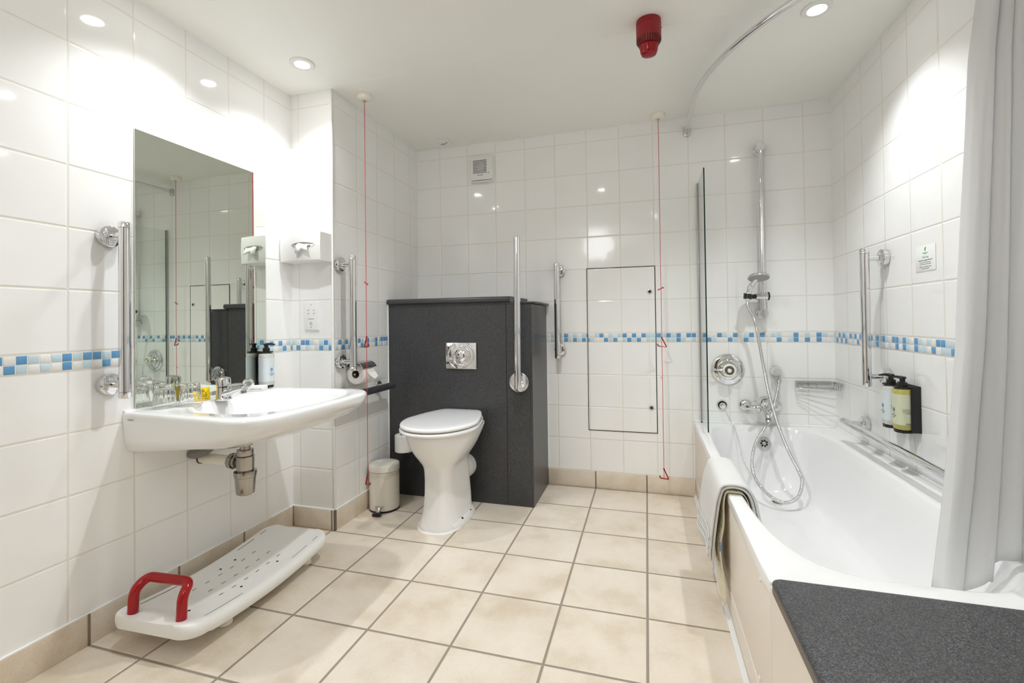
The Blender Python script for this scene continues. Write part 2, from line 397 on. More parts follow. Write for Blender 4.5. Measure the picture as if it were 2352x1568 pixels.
# ------------------------------------------------------------------ camera
f_px, yaw, pit, rol = 1065.3532, math.radians(16.1671), math.radians(0.6676), math.radians(-0.7416)
cam = bpy.data.cameras.new('camera'); cam.sensor_width = 36.0; cam.lens = f_px / 2352 * 36
cam.shift_y = -(784 - 724.1644) / 2352; cam.clip_start = 0.02
co = bpy.data.objects.new('camera', cam); COL.objects.link(co)
rh = V((math.cos(yaw), math.sin(yaw), 0)); fh = V((-math.sin(yaw), math.cos(yaw), 0)); uh = V((0, 0, 1))
fw = fh * math.cos(pit) + uh * math.sin(pit); up = -fh * math.sin(pit) + uh * math.cos(pit)
rt = rh * math.cos(rol) + up * math.sin(rol); u2 = -rh * math.sin(rol) + up * math.cos(rol)
Mx = Matrix((rt, u2, -fw)).transposed().to_4x4(); Mx.translation = V((0, 0, 1.0422)); co.matrix_world = Mx
SC.camera = co

# ------------------------------------------------------------------ room shell
T = 0.1
struct(B().box((XL - T, YF - T, -0.1), (XR + T, D + T, 0)).build('floor', MT['floor'], smooth=False))
ce = struct(B().box((XL - T, YF - T, H), (XR + T, D + T, H + 0.1)).build('ceiling', MT['ceil'], smooth=False))
struct(B().box((XL - T, YF - T, 0), (XL, D + T, H)).build('wall_left', MT['wall_left'], smooth=False))
struct(B().box((XR, YF - T, 0), (XR + T, D + T, H)).build('wall_right', MT['wall_right'], smooth=False))
struct(B().box((XL, D, 0), (XR, D + T, H)).build('wall_back', MT['wall_back'], smooth=False))
struct(B().box((XL, YF - T, 0), (XR, YF, H)).build('wall_front', MT['wall_front'], smooth=False))
b = B(); b.add([(XL, YN, 0), (XN, YN, 0), (XN, YN, H), (XL, YN, H)], [(0, 1, 2, 3)]); b.mi = 1
b.add([(XN, YN, 0), (XN, D, 0), (XN, D, H), (XN, YN, H)], [(0, 1, 2, 3)])
struct(b.build('wall_boxing', [MT['box_front'], MT['box_side']], smooth=False))
# doorway behind the camera
b = B().box((-0.75, YF + 0.001, 0), (0.05, YF + 0.04, 2.0)); dr = struct(b.build('door_1', MT['door'], smooth=False))
b = B()
for lo, hi in (((-0.82, YF + 0.001, 0), (-0.752, YF + 0.06, 2.07)), ((0.052, YF + 0.001, 0), (0.12, YF + 0.06, 2.07)), ((-0.752, YF + 0.001, 2.002), (0.052, YF + 0.06, 2.07))): b.box(lo, hi, 0.004)
b.build('door_frame', MT['wplast'], dr)
b = B().lathe((-0.68, YF + 0.041, 1.0), (0, 1, 0), [(0, 0.026), (0.006, 0.026), (0.008, 0.01), (0.04, 0.01)]); b.tube([(-0.68, YF + 0.075, 1.0), (-0.56, YF + 0.075, 1.0)], 0.009); b.build('door_handle', MT['chrome'], dr)
# skirting tiles
bt = 0.008
struct(B().box((XL, YF, 0), (XL + bt, YN, ZB), 0.0015).build('baseboard_left', MT['base_y'], ang=50))
b = B().box((XL + bt, YN - bt, 0), (XN + 0.001, YN, ZB), 0.0015)
struct(b.build('baseboard_boxing_front', MT['base_x'], ang=50))
struct(B().box((XN, YN + 0.004, 0), (XN + bt, 2.521, ZB), 0.0015).build('baseboard_boxing_side', MT['base_y'], ang=50))
struct(B().box((-0.616, D - bt, 0), (0.262, D, ZB), 0.0015).build('baseboard_back', MT['base_x'], ang=50))
struct(B().box((XN - 0.0005, YN - 0.0080, 0), (XN + 0.0082, YN + 0.0042, ZB)).build('trim_7', MT['gedge'], smooth=False))
# white corner bead of the boxing
struct(B().box((XN - 0.009, YN - 0.003, ZB), (XN + 0.003, YN + 0.009, H), 0.0025, 3).build('trim_1', MT['wplast']))
# white sealant where skirting meets tiles and round the ceiling edge
def bead(name, a, c, r=0.004, m='sil'):
    return struct(B().tube([a, c], r, 8).build(name, MT[m]))
bead('trim_8', (XL + 0.003, YF, ZB + 0.001), (XL + 0.003, YN, ZB + 0.001))
bead('trim_9', (XL + 0.003, YN - 0.003, ZB + 0.001), (XN, YN - 0.003, ZB + 0.001))
bead('trim_10', (XN + 0.003, YN, ZB + 0.001), (XN + 0.003, 2.521, ZB + 0.001))
bead('trim_11', (XN + 0.002, D - 0.002, 0.0), (XN + 0.002, D - 0.002, H - 0.003), 0.003)
bead('trim_12', (XN, D - 0.002, H - 0.002), (XR, D - 0.002, H - 0.002), 0.003)
bead('trim_13', (XR - 0.002, 0.9, H - 0.002), (XR - 0.002, D, H - 0.002), 0.003)
bead('trim_14', (XN + 0.002, YN, H - 0.002), (XN + 0.002, D, H - 0.002), 0.003)
# faint cover seams of the ceiling boards
b = B().box((XL, 1.980, H - 0.0012), (XR, 1.996, H)); b.box((-0.785, 1.996, H - 0.0012), (-0.769, D, H)); struct(b.build('trim_15', MT['ceil'], smooth=False))
# mosaic bands: each chip a little pillow on pale grout
def mosaic(name, o, ud, nd, length, top, bot, gap=None, start=0.0):
    o = V(o); ud = V(ud); nd = V(nd); up_ = V((0, 0, 1)); P = 0.0280
    b = B(); b.mi = 0
    a = o; c = o + ud * length
    b.add([a + nd * 0.0006 + up_ * 0, c + nd * 0.0006, c + nd * 0.0006 + up_ * (ZM1 - ZM0), a + nd * 0.0006 + up_ * (ZM1 - ZM0)], [(0, 1, 2, 3)])
    k = 0; x = start; rnd = random.Random(len(name) * 31 + int(length * 100))
    while x < length - 0.004:
        for row, st in ((1, top), (0, bot)):
            ch = st[k] if k < len(st) else '?'
            if ch == '?': ch = rnd.choice('WWPPBWB')
            b.mi = {'W': 1, 'P': 2, 'B': 3}[ch]
            x0 = max(x + 0.0015, 0.001); x1 = min(x + P - 0.0015, length - 0.001)
            if x1 - x0 < 0.004 or (gap and x1 > gap[0] and x0 < gap[1]): continue
            z0 = 0.0034 + row * 0.0272; z1 = z0 + 0.0246; e = 0.0018
            q = lambda u, z, h: o + ud * u + up_ * z + nd * h
            b.add([q(x0, z0, 0.0006), q(x1, z0, 0.0006), q(x1, z1, 0.0006), q(x0, z1, 0.0006), q(x0 + e * .3, z0 + e * .3, 0.0016), q(x1 - e * .3, z0 + e * .3, 0.0016), q(x1 - e * .3, z1 - e * .3, 0.0016), q(x0 + e * .3, z1 - e * .3, 0.0016),
                   q(x0 + e, z0 + e, 0.0022), q(x1 - e, z0 + e, 0.0022), q(x1 - e, z1 - e, 0.0022), q(x0 + e, z1 - e, 0.0022)],
                  [(0, 1, 5, 4), (1, 2, 6, 5), (2, 3, 7, 6), (3, 0, 4, 7), (4, 5, 9, 8), (5, 6, 10, 9), (6, 7, 11, 10), (7, 4, 8, 11), (8, 9, 10, 11)])
        k += 1; x += P
    return struct(b.build(name, [MT['grout'], MT['mosw'], MT['mosp'], MT['mosb']], ang=60))
mosaic('trim_2', (XL, YF, ZM0), (0, 1, 0), (1, 0, 0), 0.871 - YF, '', '')
mosaic('trim_3', (XL, 0.871, ZM0), (0, 1, 0), (1, 0, 0), YN - 0.871, 'WBPWPBPBBPBWPWWPBWPBBWPWBPWBWPBPWBPBWBWPW', 'BPWPWBWPWBWPBPWBWBPWPBWPBWPWBPWPBWBPWPBWB', gap=(1.2276 - 0.871, 1.8231 - 0.871))
mosaic('trim_4', (XL, YN, ZM0), (1, 0, 0), (0, -1, 0), XN - XL - 0.009, 'PWBBPWPBP', 'WBWPWPBPB', start=-0.003)
mosaic('trim_5', (XN, YN + 0.009, ZM0), (0, 1, 0), (1, 0, 0), 2.5225 - YN - 0.009, 'WBWBPBWBPWBWPBWBB', 'PWBPBPPWBWBWWBWPW')
mosaic('trim_6', (-0.617, D, ZM0), (1, 0, 0), (0, -1, 0), XR + 0.617, 'WPBWBWPWPBWBPWPBWPWPBWBWBPBPBWBBWBWWBPWBWPBWBWPPWWBWPWBPWB', 'WPBWBPBPBPWBPWWBPBWPBPBWPWPPBPWPWBBPWWBPWBPWPWWBWPBWBWBWWBW')
mosaic('trim_16', (XR, D, ZM0), (0, -1, 0), (-1, 0, 0), D - 0.8, 'PWBPBPWBPBWBPBWBWBPBPWBBPBPWBPWPWBBP', 'PBWBWBPWPWBWBBBPPBPPWPWBWBPWBPPWBWPP')
# ------------------------------------------------------------------ lights
def downlight(x, y, label, energy, cone=130):
    t = thing('recessed_downlight', label, 'ceiling light', (x, y, H), 'recessed downlights in the ceiling')
    B().lathe((x, y, H - 0.0005), (0, 0, -1), [(0, 0.054), (0.003, 0.054), (0.006, 0.050), (0.006, 0.034), (0.003, 0.030), (0.003, 0.0)], 40, True, False).build('trim_ring', MT['wplast'], t)
    B().lathe((x, y, H - 0.0037), (0, 0, -1), [(0, 0.029), (0.0012, 0.029), (0.002, 0.024), (0.002, 0.0)], 32, True, False).build('lens', MT['lens'], t)
    l = bpy.data.lights.new('downlight_beam', 'SPOT'); l.energy = energy; l.spot_size = math.radians(cone); l.spot_blend = 0.88
    l.shadow_soft_size = 0.022; l.color = (0.95, 0.98, 1.0)
    o = bpy.data.objects.new('downlight_beam', l); COL.objects.link(o); o.location = (x, y, H - 0.035); adopt(o, t)
EN = 30
downlight(-1.500, 1.768, 'recessed downlight over the far end of the mirror, beside the tiled boxing', 24, 122)
downlight(-1.500, 1.270, 'recessed downlight over the near end of the mirror', 24, 122)
downlight(-0.385, 1.560, 'recessed downlight in the middle of the ceiling above the floor tiles', 46, 140)
downlight(0.652, 2.044, 'recessed downlight over the bath, inside the curve of the curtain rail', 34, 114)
downlight(0.10, 0.30, 'added recessed fill downlight over the grey worktop, out of view', 6)  # added lamp out of view, fill light for the worktop and curtain

t = thing('added_fill_globe', 'added round opal fill globe on the ceiling, unseen behind the camera', 'ceiling light', (-0.62, -0.40, H))  # added globe, unseen behind the camera, glows to lift the general brightness
B().lathe((-0.62, -0.40, H - 0.0006), (0, 0, -1), [(0, 0.075), (0.02, 0.075), (0.03, 0.06)], 32).build('fill_globe_rose', MT['wplast'], t)
B().lathe((-0.62, -0.40, H - 0.0312), (0, 0, -1), [(0.19 - 0.19 * math.cos(PI * k / 16), 0.19 * math.sin(PI * k / 16)) for k in range(17)], 40, False, False).build('fill_globe_shade', mat('fill_globe_glow', (0.9, 0.9, 0.9), rough=0.3, vary=0, emit=(0.97, 0.985, 1.0), estr=8.0), t)

# ------------------------------------------------------------------ grab rails
def grab_bar(name, a, c, wn, off, label, r=0.0175, fl=None, m='chrome', cap=True, inset=0.045, group=None, flr=0.036):
    """bar from a to c, wn: wall normal (bar stands 'off' from the wall), flanges at inset from both ends"""
    a = V(a); c = V(c); wn = V(wn); d = (c - a).normalized()
    t = thing(name, label, 'grab rail', tuple((a + c) / 2 - wn * off), group)
    e = 0.022
    B().cyl(a + d * e, c - d * e, r, seg=32).build('bar', MT[m], t)
    if cap:
        for p, q in ((a, d), (c, -d)):
            B().lathe(p, q, [(0, r - 0.004), (0.0015, r - 0.001), (0.004, r + 0.0006), (e - 0.001, r + 0.0006), (e, r - 0.0015)], 32).build('end_cap', MT[m if m == 'chrome' else 'greypl'], t)
    for p in (fl or (a + d * inset, c - d * inset)):
        p = V(p); w0 = p - wn * (off - 0.0008)
        B().lathe(w0, wn, [(0, flr - 0.001), (0.001, flr), (0.020, flr), (0.0225, flr - 0.0035), (0.023, 0.012), (off - 0.001 - r * 0.8, 0.0115)], 36).build('wall_flange', MT['chrome'], t)
    return t
grab_bar('grab_rail', (XL + 0.085, 1.139, 0.7990), (XL + 0.085, 1.139, 1.3935), (1, 0, 0), 0.085, 'vertical chrome grab rail on the left wall, beside the near edge of the mirror')
grab_bar('grab_rail', (XN + 0.085, 2.048, 0.7985), (XN + 0.085, 2.048, 1.3870), (1, 0, 0), 0.085, 'vertical chrome grab rail on the tiled boxing, above the covered toilet roll', fl=((XN + 0.085, 2.048, 1.344), (XN + 0.085, 2.048, 0.8437)))
grab_bar('grab_rail', (-0.532, D - 0.08, 0.8055), (-0.532, D - 0.08, 1.4000), (0, -1, 0), 0.08, 'vertical chrome grab rail on the back wall, between cistern unit and access panel', fl=((-0.527, D - 0.08, 1.355), (-0.527, D - 0.08, 0.857)))
grab_bar('grab_rail', (XR - 0.08, 2.335, 0.7400), (XR - 0.08, 2.335, 1.3325), (-1, 0, 0), 0.08, 'vertical chrome grab rail on the wall over the bath, above the soap bottles', fl=((XR - 0.08, 2.335, 1.290), (XR - 0.08, 2.335, 0.7835)))
grab_bar('grab_rail', (XR - 0.083, 2.590, 0.5400), (XR - 0.083, 1.560, 0.5330), (-1, 0, 0), 0.083, 'long low horizontal chrome grab rail along the bath wall, running behind the curtain', fl=((XR - 0.083, 2.545, 0.5395), (XR - 0.083, 1.62, 0.5335)))
grab_bar('grab_rail', (XN + 0.085, 1.965, 0.6735), (XN + 0.085, 2.432, 0.6735), (1, 0, 0), 0.085, 'dark grey horizontal grab rail on the boxing, just beyond the washbasin', m='greypl', r=0.019, fl=((XN + 0.085, 2.385, 0.6735), (XN + 0.085, 2.06, 0.6735)), flr=0.030)

# fold-up support rail on the cistern unit
t = thing('hinged_support_rail', 'chrome hinged support rail folded upright against the charcoal cistern unit', 'support rail', (-0.6929, 2.5215, 0.6975))
B().lathe((-0.6929, 2.5210, 0.6975), (0, -1, 0), [(0, 0.056), (0.003, 0.057), (0.009, 0.056), (0.012, 0.050), (0.012, 0.040)], 48).build('mounting_plate', MT['chrome2'], t)
pts = fillet([(-0.668, 2.505, 0.720), (-0.668, 2.475, 0.660), (-0.684, 2.45, 0.664), (-0.6835, 2.447, 0.75)], 0.03)
B().tube(spline([(-0.668, 2.497, 0.735), (-0.666, 2.486, 0.690), (-0.672, 2.465, 0.668), (-0.683, 2.452, 0.676)], 0.006), 0.0205, 24).build('hinge_bracket', MT['chrome'], t)
B().cyl((-0.684, 2.450, 0.668), (-0.6775, 2.450, 1.478), 0.0178, seg=32).build('bar', MT['chrome'], t)
B().lathe((-0.6773, 2.450, 1.503), (0, 0, -1), [(0, 0.0135), (0.0015, 0.0165), (0.004, 0.0184), (0.025, 0.0184), (0.026, 0.0168)], 32).build('end_cap', MT['chrome'], t)
B().cyl((-0.695, 2.5085, 0.6975), (-0.695, 2.494, 0.6975), 0.032, 0.028, 32).build('pivot_boss', MT['chrome'], t)

# ------------------------------------------------------------------ cistern unit, flush plate
t = thing('cistern_unit', 'charcoal speckled cistern unit standing behind the white toilet', 'cabinet', (-1.07, 2.72, 0))
CY = 2.5225
B().box((XN + 0.004, CY, 0.001), (-0.7690, CY + 0.014, 1.150)).build('front_panel', MT['granite'], t, smooth=False)
B().box((-0.7665, CY, 0.001), (-0.6305, CY + 0.014, 1.1380)).build('infill_panel', MT['granite'], t, smooth=False)
B().box((-0.6300, CY, 0.001), (-0.6165, D - 0.004, 1.1350)).build('end_panel', MT['granite'], t, smooth=False)
prof = [(CY - 0.020, 1.1620), (CY - 0.0195, 1.1565), (CY - 0.016, 1.1525), (CY - 0.010, 1.1508), (CY + 0.02, 1.1508), (D - 0.004, 1.1508), (D - 0.004, 1.1825), (CY, 1.1825), (CY - 0.010, 1.1820), (CY - 0.016, 1.1790), (CY - 0.0195, 1.1735)]
B().loft([[(x, y, z) for y, z in prof] for x in (XN + 0.004, -0.752)] + [[(-0.741, y + 0.012 if y < D - 0.1 else y, z) for y, z in prof]]).build('main_top', MT['granite'], t, ang=40)
B().box((-0.7690, CY - 0.004, 1.1385), (-0.6000, D - 0.004, 1.1500), 0.002).build('end_top', MT['granite'], t)
B().tube([(XN + 0.0025, CY - 0.001, 0.11), (XN + 0.0025, CY - 0.001, 1.19)], 0.0024, 8).build('sealant_line', MT['sil'], t)
B().tube([(-0.6160, D - 0.003, 0.0), (-0.6160, D - 0.003, 1.135)], 0.0024, 8).build('sealant_line', MT['sil'], t)
t = thing('flush_plate', 'square chrome flush plate with concentric rings on the charcoal cistern unit', 'flush plate', (-1.0412, CY - 0.001, 0.8425))
slab(B(), (-1.0412, CY - 0.0008, 0.8425), (1, 0, 0), (0, 0, 1), 0.192, 0.152, 0.009, 0.005, 0.002).build('plate', MT['chrome'], t)
def ring(b, R, w, h):
    pr = []
    for k in range(9):
        a = PI * k / 8; pr.append((R + w * math.cos(a), h * math.sin(a)))
    return b.lathe((-1.0412, CY - 0.0098, 0.8425), (0, -1, 0), [(hh, rr) for rr, hh in pr], 56, False, False)
ring(B(), 0.0545, 0.0065, 0.0050).build('ripple_ring', MT['chrome'], t)
for s in (0, PI):
    B().tube([(-1.0412 + 0.0800 * math.cos(a), CY - 0.0100, 0.8425 + 0.0800 * math.sin(a)) for a in [s - 1.06 + 2.12 * k / 30 for k in range(31)]], 0.0052, 12).build('ripple_arc', MT['chrome'], t)
B().lathe((-1.0412, CY - 0.0098, 0.8425), (0, -1, 0), [(0, 0.041), (0.003, 0.041), (0.0035, 0.037), (0.002, 0.036), (0.007, 0.033), (0.011, 0.025), (0.0135, 0.013), (0.014, 0.0)], 48, True, False).build('push_button', MT['chrome'], t)

# ------------------------------------------------------------------ toilet
t = thing('toilet', 'tall white pedestal toilet with its lid closed', 'toilet', (-1.03, 2.25, 0))
cx = -1.032
def egg(z, hw, y0, y1, n=2.3, back=3.2, yc=None, x=cx):
    yc = yc if yc is not None else y0 + (y1 - y0) * 0.52
    return superring(x, yc, z, hw, yc - y0, y1 - yc, n, 56, back)
def ped(z, hw, y0, y1, n, back, tf):
    """pedestal section: narrower flat front face, side planes opening towards the back"""
    out = []
    for p in egg(z, hw, y0, y1, n, back):
        q = (p.y - y0) / (y1 - y0); k = 1 + tf * (q - 0.62); out.append(V((cx + (p.x - cx) * k, p.y, p.z)))
    return out
R = [ped(0.0, 0.112, 2.082, 2.405, 2.6, 6, 0.0), ped(0.012, 0.1125, 2.082, 2.405, 2.6, 6, 0.0), ped(0.03, 0.107, 2.087, 2.402, 2.8, 6, 0.10), ped(0.07, 0.099, 2.098, 2.398, 3.6, 6, 0.28), ped(0.12, 0.092, 2.107, 2.394, 4.6, 7, 0.42),
     ped(0.18, 0.087, 2.112, 2.390, 5.0, 7, 0.46), ped(0.24, 0.085, 2.114, 2.388, 5.0, 7, 0.44), ped(0.285, 0.086, 2.114, 2.388, 4.4, 6, 0.36), ped(0.306, 0.090, 2.110, 2.391, 3.4, 5, 0.22), ped(0.322, 0.099, 2.100, 2.396, 2.7, 4, 0.1), egg(0.345, 0.117, 2.080, 2.408, 2.3, 3.5),
     egg(0.375, 0.138, 2.055, 2.426, 2.2, 3.2), egg(0.405, 0.155, 2.034, 2.446, 2.15, 3.1), egg(0.435, 0.168, 2.017, 2.468, 2.1, 3.0), egg(0.462, 0.1765, 2.006, 2.490, 2.1, 3.1), egg(0.482, 0.1800, 2.001, 2.505, 2.1, 3.2), egg(0.489, 0.1795, 2.001, 2.507, 2.1, 3.2), egg(0.492, 0.174, 2.006, 2.504, 2.1, 3.2)]
B().loft(R).build('pan', MT['white'], t, ang=60)
# side foot flanges with screw holes
for s in (-1, 1):
    yy = [2.14, 2.20, 2.30, 2.38, 2.404]; b = B()
    rings = [[(cx + s * 0.07, y, 0.001), (cx + s * w, y, 0.001), (cx + s * w, y, 0.020), (cx + s * (w - 0.012), y, 0.034), (cx + s * 0.07, y, 0.055)] for y, w in zip(yy, (0.098, 0.118, 0.124, 0.119, 0.105))]
    b.loft(rings).build('foot_flange', MT['white'], t, ang=50)
    for y in (2.225, 2.335): B().lathe((cx + s * 0.107, y, 0.032), (s * 0.35, 0, 1), [(0, 0.0062), (0.0035, 0.0062)], 16).build('screw_hole', MT['dark'], t)
B().loft([superring(cx, 2.250, 0.0005, 0.119, 0.175, 0.162, 2.6, 56, 5), superring(cx, 2.250, 0.006, 0.117, 0.172, 0.16, 2.6, 56, 5), superring(cx, 2.25, 0.010, 0.110, 0.166, 0.155, 2.6, 56, 5)]).build('sealant_line', MT['sil'], t)
def seatshape(z, q, hw, y0, y1, tp):
    out = []
    for p in superring(cx, 2.225, z, hw - q, 2.225 - y0 - q, y1 - q - 2.225, 2.05, 96, 7.0):
        k = min(1, max(0.0, (p.y - 2.25) / 0.25)); k = k * k * (3 - 2 * k) * 0.55 + k * 0.45
        out.append(V((cx + (p.x - cx) * (1 - tp * k), p.y, p.z)))
    return out
S_ = lambda z, q: seatshape(z, q, 0.2035, 1.971, 2.508, 0.30)
L_d = lambda z, q: seatshape(z, q, 0.2005, 1.974, 2.511, 0.335)
B().loft([S_(0.4935, 0.014), S_(0.4950, 0.005), S_(0.4995, 0.0), S_(0.5070, 0.0), S_(0.5115, 0.004), S_(0.5130, 0.012)]).build('seat', MT['white'], t, ang=60)
B().loft([L_d(0.5185, 0.012), L_d(0.5190, 0.004), L_d(0.5225, 0.0), L_d(0.5300, 0.0005), L_d(0.5350, 0.005), L_d(0.5368, 0.016), L_d(0.5380, 0.06), L_d(0.5392, 0.14)]).build('lid', MT['white'], t, ang=60)
for s in (-1, 1): B().cyl((cx + s * 0.078 - 0.018, 2.496, 0.5138), (cx + s * 0.078 + 0.018, 2.496, 0.5138), 0.0095, seg=20).build('hinge', MT['chrome'], t)
B().lathe((cx + 0.006, 2.375, 0.212), (0, 1, 0), [(0, 0.052), (0.05, 0.052), (0.052, 0.056), (0.10, 0.056), (0.1025, 0.068), (0.1445, 0.070)], 40).build('soil_pipe_collar', MT['wplast'], t)

# ------------------------------------------------------------------ toilet rolls
def roll(c, ax, r, ln, label, core=0.021):
    t = thing('toilet_roll', label, 'toilet roll', tuple(V(c)))
    c = V(c); ax = V(ax).normalized()
    B().lathe(c - ax * ln / 2, ax, [(0, core + 0.0008), (0, r - 0.003), (0.003, r), (ln - 0.003, r), (ln, r - 0.003), (ln, core + 0.0008)], 48, False, False).build('paper', MT['paper'], t, ang=40)
    B().lathe(c - ax * (ln / 2 - 0.001), ax, [(0, core), (ln - 0.002, core), (ln - 0.002, core - 0.0012), (0, core - 0.0012), (0, core)], 32, False, False).build('cardboard_core', MT['card'], t)
    return t
rc = V((-1.467, 2.155, 0.773))
tr = roll(rc, (0, 1, 0), 0.053, 0.100, 'toilet roll hanging under a chrome cover on the tiled boxing')
# loose sheet end folded to a point, hanging on the far side
b = B(); q = [rc + V((0.0485, y, 0.016)) for y in (-0.035, 0.05)]
b.add([rc + V((0.052, -0.02, 0.010)), rc + V((0.052, 0.05, 0.010)), rc + V((0.074, 0.046, -0.018)), rc + V((0.078, 0.01, -0.028)), rc + V((0.066, -0.015, -0.010))], [(0, 1, 2, 3, 4)])
o = b.build('folded_sheet', MT['paper'], tr, smooth=False); md = o.modifiers.new('thick', 'SOLIDIFY'); md.thickness = 0.001
t = thing('toilet_roll_holder', 'chrome toilet roll holder with curved cover on the tiled boxing', 'toilet roll holder', (XN, 2.155, 0.79))
slab(B(), (XN + 0.0008, 2.155, 0.830), (0, 1, 0), (0, 0, 1), 0.06, 0.05, 0.010, 0.006).build('wall_plate', MT['chrome'], t)
B().tube(fillet([(XN + 0.008, 2.215, 0.822), (XN + 0.02, 2.222, 0.80), (rc.x, 2.222, rc.z), (rc.x, 2.100, rc.z)], 0.012), 0.0045, 12).build('arm', MT['chrome'], t)
cv = []
for k in range(13):
    a = math.radians(152 - 128 * k / 12); cv.append((rc.x + 0.058 * math.cos(a), rc.z + 0.008 + 0.060 * math.sin(a)))
b = B().grid([[(x, y, z) for x, z in cv] for y in (2.089, 2.094, 2.216, 2.221)])
o = b.build('curved_cover', MT['chrome'], t); md = o.modifiers.new('thick', 'SOLIDIFY'); md.thickness = 0.0014
roll((-1.387, 2.457, 0.332), (0, 0, 1), 0.052, 0.098, 'spare toilet roll standing upright on a peg beside the toilet pan')
t = thing('spare_roll_holder', 'chrome peg holding the spare toilet roll against the charcoal unit', 'toilet roll holder', (-1.387, CY - 0.001, 0.28))
B().lathe((-1.387, CY - 0.0008, 0.272), (0, -1, 0), [(0, 0.020), (0.006, 0.020), (0.008, 0.016)], 24).build('wall_plate', MT['chrome'], t)
B().tube(fillet([(-1.387, CY - 0.008, 0.272), (-1.387, 2.457, 0.272), (-1.387, 2.457, 0.376)], 0.012), 0.0045, 12).build('arm', MT['chrome'], t)

# ------------------------------------------------------------------ pedal bin
bx, by = -1.432, 2.316
t = thing('pedal_bin', 'small off-white pedal bin standing on the floor between the boxing and the toilet', 'bin', (bx, by, 0))
MT['binw'] = mat('off_white_bin_enamel', rgb(226, 222, 212), rough=0.22, vary=0.01)
B().lathe((bx, by, 0.009), (0, 0, 1), [(0, 0.080), (0.001, 0.0825), (0.208, 0.0825), (0.209, 0.080)], 56).build('body', MT['binw'], t)
B().lathe((bx, by, 0.001), (0, 0, 1), [(0, 0.081), (0.001, 0.0838), (0.010, 0.0838)], 56).build('base_ring', MT['black'], t)
B().lathe((bx, by, 0.2195), (0, 0, 1), [(0, 0.0835), (0.001, 0.0848), (0.026, 0.0848), (0.032, 0.082), (0.036, 0.073), (0.039, 0.045), (0.040, 0.0)], 56, True, False).build('lid', MT['binw'], t)
# clear liner folded over the rim
rr = random.Random(4); rings = []
for h, dr in ((0.2185, 0.0840), (0.211, 0.0852), (0.199, 0.0848), (0.188, 0.0842)):
    rings.append([V((bx + (dr + 0.0012 * math.sin(i * 2.3 + h * 90)) * math.cos(2 * PI * i / 60), by + (dr + 0.0012 * math.sin(i * 2.3 + h * 90)) * math.sin(2 * PI * i / 60), h + (0.006 * math.sin(i * 0.7) if h < 0.19 else 0))) for i in range(60)])
b = B().loft(rings, False, False)
b.grid([[(bx + 0.083, by + 0.015, 0.222), (bx + 0.094, by + 0.018, 0.215), (bx + 0.098, by + 0.02, 0.200), (bx + 0.087, by + 0.02, 0.190)], [(bx + 0.075, by + 0.04, 0.222), (bx + 0.086, by + 0.044, 0.216), (bx + 0.092, by + 0.046, 0.203), (bx + 0.079, by + 0.042, 0.192)]])
b.build('liner', MT['linerm'], t)
pd = V((0.20, -0.98, 0)).normalized(); ps = V((pd.y * -1, pd.x, 0)); pc = V((bx, by, 0)) + pd * 0.085
b = B(); b.box((-0.024, -0.001, 0.034), (0.024, 0.005, 0.041), 0.001)
MM = Matrix((ps, -pd, V((0, 0, 1)))).transposed().to_4x4(); MM.translation = pc
b.v = [MM @ v for v in b.v]; b.build('pedal_bracket', MT['chrome2'], t)
b = B().tube([pc + pd * 0.002 + V((0, 0, 0.034)), pc + pd * 0.014 + V((0, 0, 0.022)), pc + pd * 0.024 + V((0, 0, 0.016))], 0.004, 8, flat=(2.2, 0.7)); b.build('pedal_arm', MT['chrome2'], t)
b = B(); b.box((-0.024, -0.044, 0.004), (0.022, -0.018, 0.017), 0.002); b.v = [MM @ v for v in b.v]; b.build('pedal', MT['black'], t)
# ------------------------------------------------------------------ mirror
tag(slab(B(), (XL + 0.0006, 1.5255, 1.2485), (0, 1, 0), (0, 0, 1), 0.5975, 1.0165, 0.005, 0.0012, 0.0008).build('wall_mirror', [MT['mirror']], ang=20), 'frameless rectangular mirror on the left wall above the washbasin', 'mirror')

# ------------------------------------------------------------------ washbasin
t = thing('washbasin', 'white wall-hung washbasin under the mirror', 'washbasin', (XL, 1.5, 0.58))
ZT = 0.740
XB = XL + 0.0008
def bspl(pts, n=14):
    out = []
    for p in pts: out.append(p)
    return out
def outline(dx, dy, z, N=80, zf=None):
    """plan outline: straight back on the wall, sides splaying, big front corners. dx pulls the front in, dy the sides"""
    yc = 1.505; pts = []
    fr = -1.166 - dx
    def half(sgn):
        w0, w1 = 0.318 - dy, 0.352 - dy
        h = []
        for k in range(11):
            s = k / 10; x = XB + (fr - 0.14 - XB) * s; h.append((x, yc + sgn * (w0 + (w1 - w0) * s ** 1.15)))
        rx, ry = 0.14, 0.17
        for k in range(1, 15):
            a = PI / 2 * (1 - k / 14)
            h.append((fr - 0.14 + rx * math.cos(a) ** 0.92 if k < 14 else fr, yc + sgn * (w1 - ry + ry * math.sin(a) ** 0.92)))
        for k in range(1, 6): h.append((fr + 0.006 * math.sin(PI / 2 * k / 6), yc + sgn * (w1 - ry) * (1 - k / 6)))
        return h
    lo = half(-1); hi = half(1)[::-1]
    seq = lo + [(fr + 0.006, yc)] + hi
    nb = 9
    for k in range(1, nb): seq.append((XB, hi[-1][1] + (lo[0][1] - hi[-1][1]) * k / nb))
    return [V((x, y, z if zf is None else zf(x, y))) for x, y in seq]
def under(k, drop):
    # underside: deeper near the wall, shallow at the front lip
    def zf(x, y):
        s = (x - XB) / (-1.166 - XB); s = max(0, min(1, s))
        return ZT - 0.018 - (0.042 + (drop - 0.042) * (1 - s ** 1.15)) * k
    return zf
